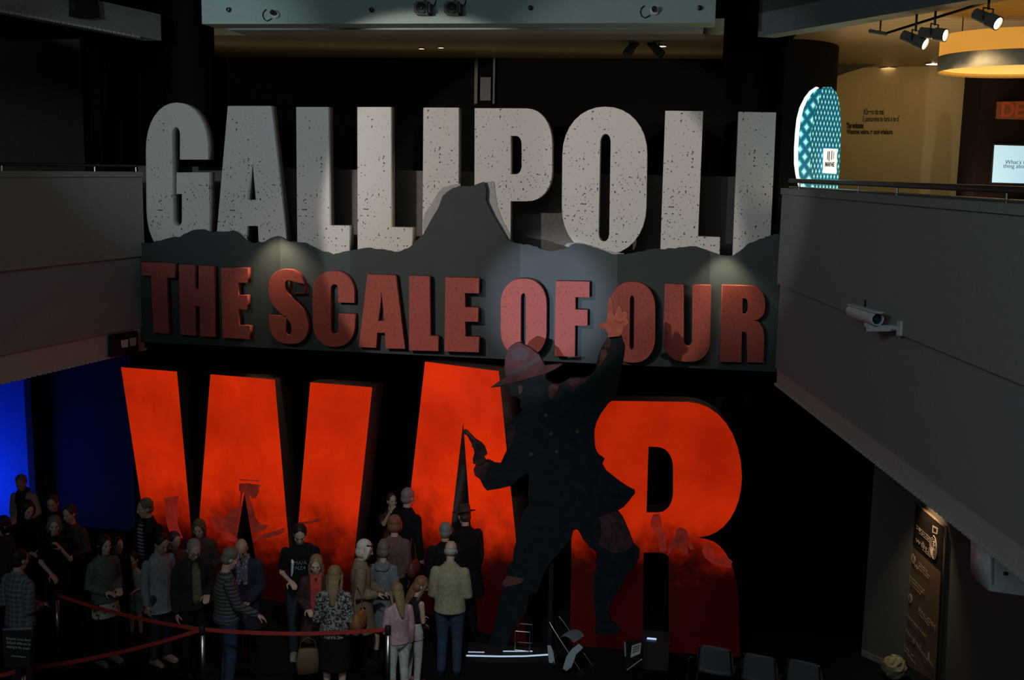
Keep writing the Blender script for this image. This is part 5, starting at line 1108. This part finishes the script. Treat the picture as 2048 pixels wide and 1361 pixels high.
for x, y, l in ((843, 96, 'left of the two glints behind the loudspeakers'), (882, 94, 'right of the two glints behind the loudspeakers')):
    c = tube_lamp(x, y, .05, 'recessed downlight, ' + l, Yd=1)  # bright disc imitates a reflection in the slatted ceiling
    spot('downlight_beam', c+Vector((0, 0, -.03)), c+Vector((0, .4, -3)), 14, (1, .75, .4), 70, .8)  # beam added to strengthen the imitated reflections
ZR = z0 + .10
for x, y, l in ((1702, 152, 'recessed downlight nearest the curved bulkhead'), (1777, 135.5, 'recessed downlight between the bulkhead and the drum lamp'), (1870, 127, 'recessed downlight just left of the yellow drum lamp')):
    c = tube_lamp(x, y, .16, l, depth=1, st=4)
for px, py, D, l, aim in ((1830, 80, 11.6, 'left of the three track spotlights, pointing right', (1862, 93)), (1868, 68, 11.4, 'middle track spotlight close to the drum lamp', (1900, 72)), (1975, 38, 10.6, 'right and nearest track spotlight above the drum lamp', (2003, 50))):
    c = at_depth(px, py, D); e_ = at_depth(aim[0], aim[1], D-.12); lamp_head('track_spotlight', l, c, e_, .25, .065, zc_=ZR, group='track spotlights over the right gallery', mbody=mat('track_lamp_grey', (.16, .15, .13), .4), strength=9)
    ax = (e_-c).normalized(); spot('track_beam', c+ax*.16, c+ax+Vector((0, .8, -.5)), 15, (1, .80, .48), 60, .6)
q = at_depth(1760, 66, 12.2); t = thing('track_fitting', 'unlit dark track fitting hanging left of the spotlights', 'spotlight', tuple(q))
bm = bmesh.new(); tube(bm, [(-.10, 0, .02), (0, 0, 0), (.06, 0, -.01)], .022, 10); tube(bm, [(0, 0, 0), (0, 0, ZR-q.z)], .01, 8); obj('stem', bm, mat('track_lamp_grey', (.16, .15, .13), .4), t)
bm = bmesh.new(); tube(bm, [at_depth(1775, 66, 12.1), at_depth(1890, 30, 11.6), at_depth(2020, -10, 11.0)], .015, 8); o = obj('lighting_track', bm, M_darkmetal, org=at_depth(1775, 66, 12.1)); tag(o, 'thin dark lighting track running under the bronze ceiling', 'lighting track')
# yellow drum lamp
c = at_depth(2040, 110, 12.0); zb_ = at_depth(2040, 140, 12.0).z; zt_ = at_depth(2040, 72, 12.0).z; r = (at_depth(2040, 110, 12.0)-at_depth(1888, 110, 12.0)).length
t = thing('drum_lamp', 'huge yellow fabric drum lamp hanging over the right gallery', 'lamp', (c.x, c.y, zb_))
def drum_mat():
    m, nt, b, N, L = new_mat('yellow_shade'); b.inputs['Base Color'].default_value = (.80, .46, .07, 1); b.inputs['Roughness'].default_value = .8
    b.inputs['Emission Color'].default_value = (1, .56, .10, 1); b.inputs['Emission Strength'].default_value = .34; return m
M_dr = drum_mat()
bm = bmesh.new(); lathe(bm, [(r, .10*0), (r, zt_-zb_)], (0, 0, 0), seg=64, closed=False); bmesh.ops.solidify(bm, geom=bm.faces[:], thickness=.01); obj('shade', bm, M_dr, t, smooth=True)
bm = bmesh.new(); lathe(bm, [(r+.008, -.02), (r+.012, .14), (r+.004, .14), (r, -.02)], (0, 0, 0), seg=64, closed=False); obj('lower_band', bm, mat('band_champagne', (.62, .52, .36), .5), t, smooth=True)
bm = bmesh.new(); lathe(bm, [(r-.02, .02), (.01, .02)], (0, 0, 0), seg=64, closed=False); obj('diffuser', bm, emit('drum_diffuser', (1, .62, .13), .55), t, smooth=True)
for k in range(3):
    a_ = k*2.1+.4; bm = bmesh.new(); tube(bm, [(math.cos(a_)*r*.8, math.sin(a_)*r*.8, zt_-zb_-.02), (math.cos(a_)*r*.8, math.sin(a_)*r*.8, ZR-zb_)], .008, 6); obj('suspension_wire', bm, M_steel, t)
# ------------------------------------------------------------ glowing teal portal
def teal_mat(name, pl, sc, sx, e_=1.0):
    m, nt, b, N, L = new_mat(name); tc = N.new('ShaderNodeTexCoord'); dt = N.new('ShaderNodeVectorMath'); dt.operation = 'DOT_PRODUCT'; dt.inputs[1].default_value = tuple(pl.u); L.new(tc.outputs['Object'], dt.inputs[0]); sep = N.new('ShaderNodeSeparateXYZ'); L.new(tc.outputs['Object'], sep.inputs[0])
    u = math_node(N, L, 'MULTIPLY', dt.outputs['Value'], sx); v = math_node(N, L, 'MULTIPLY', sep.outputs['Z'], sc)
    a = math_node(N, L, 'FRACT', math_node(N, L, 'ADD', u, v)); c = math_node(N, L, 'FRACT', math_node(N, L, 'SUBTRACT', u, v))
    a = math_node(N, L, 'ABSOLUTE', math_node(N, L, 'SUBTRACT', a, .5)); c = math_node(N, L, 'ABSOLUTE', math_node(N, L, 'SUBTRACT', c, .5))
    mn = math_node(N, L, 'MAXIMUM', a, c)
    f1 = math_node(N, L, 'GREATER_THAN', mn, .33); f2 = math_node(N, L, 'LESS_THAN', mn, .20)
    cc = mixc(N, L, f1, (.02, .33, .42), (.004, .10, .17)); cc = mixc(N, L, f2, cc, (.45, .85, .88))
    L.new(cc, b.inputs['Emission Color']); b.inputs['Emission Strength'].default_value = e_; L.new(cc, b.inputs['Base Color']); b.inputs['Roughness'].default_value = .4; return m
pt = thing('glowing_portal', 'oval portal with glowing teal diamond lattice and white rim', 'light box', tuple(at_depth(1640, 300, 14.3))); o_org = Vector(pt.location)
Pf = Plane(at_depth(1600, 300, 14.1), (at_depth(1628, 300, 14.35)-at_depth(1600, 300, 14.1))); Pb = Plane(at_depth(1628, 300, 14.35), (at_depth(1680, 300, 14.6)-at_depth(1628, 300, 14.35)))
left = [(1634,176),(1622,184),(1612,197),(1603,217),(1597,240),(1594,268),(1592,300),(1592,330),(1594,352),(1600,376)]
inner = [(1624,380),(1617,330),(1617,280),(1624,235),(1632,205),(1641,182)]
o, _ = plane_board('lattice_reveal', Pf, [left + inner], .03, teal_mat('teal_lattice_big', Pf, 5.4, 3.8, .75), pt, .02, 0, o_org)
rim = [(x-4.5 - (1 if 200 < y < 350 else 0), y-2) for x, y in left]
plane_board('glowing_rim', Pf, [rim + left[::-1]], .02, emit('rim_white', (.80, .98, .92), 1.0), pt, .03, 0, o_org)
o, _ = plane_board('lattice_back', Pb, [[(1641,182),(1650,174),(1662,174),(1671,182),(1677,198),(1681,225),(1682,260),(1681,300),(1679,340),(1676,384),(1624,382),(1617,330),(1617,280),(1624,235),(1632,205)]], .03, teal_mat('teal_lattice_small', Pb, 7.4, 16, .55), pt, 0, 0, o_org)
o, _ = plane_board('white_notice', Pb, [[(1643,297),(1670,298),(1668,348),(1642,346)]], .01, emit('notice_white', (.85, .87, .92), .75), pt, .04, 0, o_org)
for k, (x, w2, y0_, y1_) in enumerate(((1650,1.2,303,320),(1653,1.4,303,322),(1658,1.2,302,320),(1662,.8,304,318))):
    plane_board('notice_stroke', Pb, [[(x, y0_), (x+w2, y0_), (x+w2-1, y1_), (x-1, y1_)]], .003, mat('ink', (.08, .08, .08), .7), pt, .048, 0, o_org)
a, b = Pb.ab(1644, 333); text_mesh('notice_word', 'MARAE', .16, .001, lambda p, q_, r: Pb.at(a+p*.33, b+q_*.5, -.05-r), mat('ink', (.08, .08, .08), .7), pt, o_org, bold=.006)
bm = bmesh.new(); q0, q1 = Pb.hit(1640, 384), Pb.hit(1676, 386); prism(bm, [(q0.x, q0.y, 5.05), (q1.x, q1.y, 5.05), (q1.x, q1.y, q0.z), (q0.x, q0.y, q0.z)], Pb.n*.06); obj('plinth', bm, mat('plinth_dark', (.05, .05, .05), .5), pt, org=o_org)
area('portal_spill', at_depth(1655, 300, 13.9), at_depth(1560, 300, 13.6), 1.2, (.4, .9, 1), .3, 1.2)
# ------------------------------------------------------------ wall words, sign and screen
M_wt = mat('wall_ink', (.05, .035, .02), .7)
def wt(px, py, s_, size, bold=0.0):
    a, b = PB.ab(px, py); org_ = PB.at(a, b, 0); return text_mesh('wall_words', s_, size, .001, lambda p, q_, r: PB.at(a+p*.44, b+q_, -.006-r), M_wt, None, org_, bold=bold), org_
for (px, py, s_, sz, bo, l) in ((1727, 229, 'Kōrero tia mai', .12, .004, 'upper line of the upper dark phrase on the beige wall'), (1725, 243, 'E paraurehe te hara a te tī', .12, .003, 'lower line of the upper dark phrase on the beige wall'), (1693, 256, 'The welcome', .11, .01, 'bold title line of the lower phrase on the beige wall'), (1693, 268, 'Whatonga waiora, te tangi whakaora', .11, .005, 'long bottom line of writing on the beige wall')):
    o, og = wt(px, py, s_, sz, bo); o.location = og; tag(o, l, 'wall lettering', 'dark lettering on the beige wall')
t = thing('wall_screen', 'bright pale blue screen with grey writing at the right edge', 'screen', tuple(PD.hit(2020, 330)))
plane_board('bezel', PD, [[(1984, 287), (2130, 292), (2122, 372), (1978, 368)]], .05, M_black, t, .05, 0, t.location)
plane_board('display', PD, [[(1987, 290.5), (2128, 295), (2119, 369), (1982, 365)]], .004, emit('screen_blue', (.42, .66, .80), .85), t, .056, 0, t.location)
for k, s_ in enumerate(('What’s the best', 'thing about being')):
    a, b = PD.ab(2008 if k == 0 else 2004, 328+8*k); text_mesh('screen_words', s_, .075, .0006, lambda p, q_, r: PD.at(a+p*.95, b+q_, -.060-r), mat('screen_ink', (.10, .14, .16), .6), t, t.location)
t = thing('orange_sign', 'dim orange lit sign with dark capital letters above the screen', 'sign', tuple(PD.hit(2020, 222)))
plane_board('panel', PD, [[(1993, 204), (2130, 200), (2130, 242), (1991, 238)]], .04, emit('orange_panel', (.12, .03, .008), .35), t, .04, 0, t.location)
a, b = PD.ab(1998, 234); text_mesh('sign_word', 'DESIGN', .28, .002, lambda p, q_, r: PD.at(a+p*.85, b+q_, -.046-r), emit('orange_letters', (.30, .05, .012), .2), t, t.location, bold=.008)
# small glints and fittings under the sign
q = on_y(374, 683, 14.9); bm = bmesh.new(); lathe(bm, [(.03, 0), (.035, .05), (.02, .12)], (0, 0, 0), (0, 0, 1), 14); o = obj('small_lamp', bm, M_steel); o.location = (q.x, q.y+.02, q.z-.02); tag(o, 'tiny bright fitting below the first red letters', 'lamp')
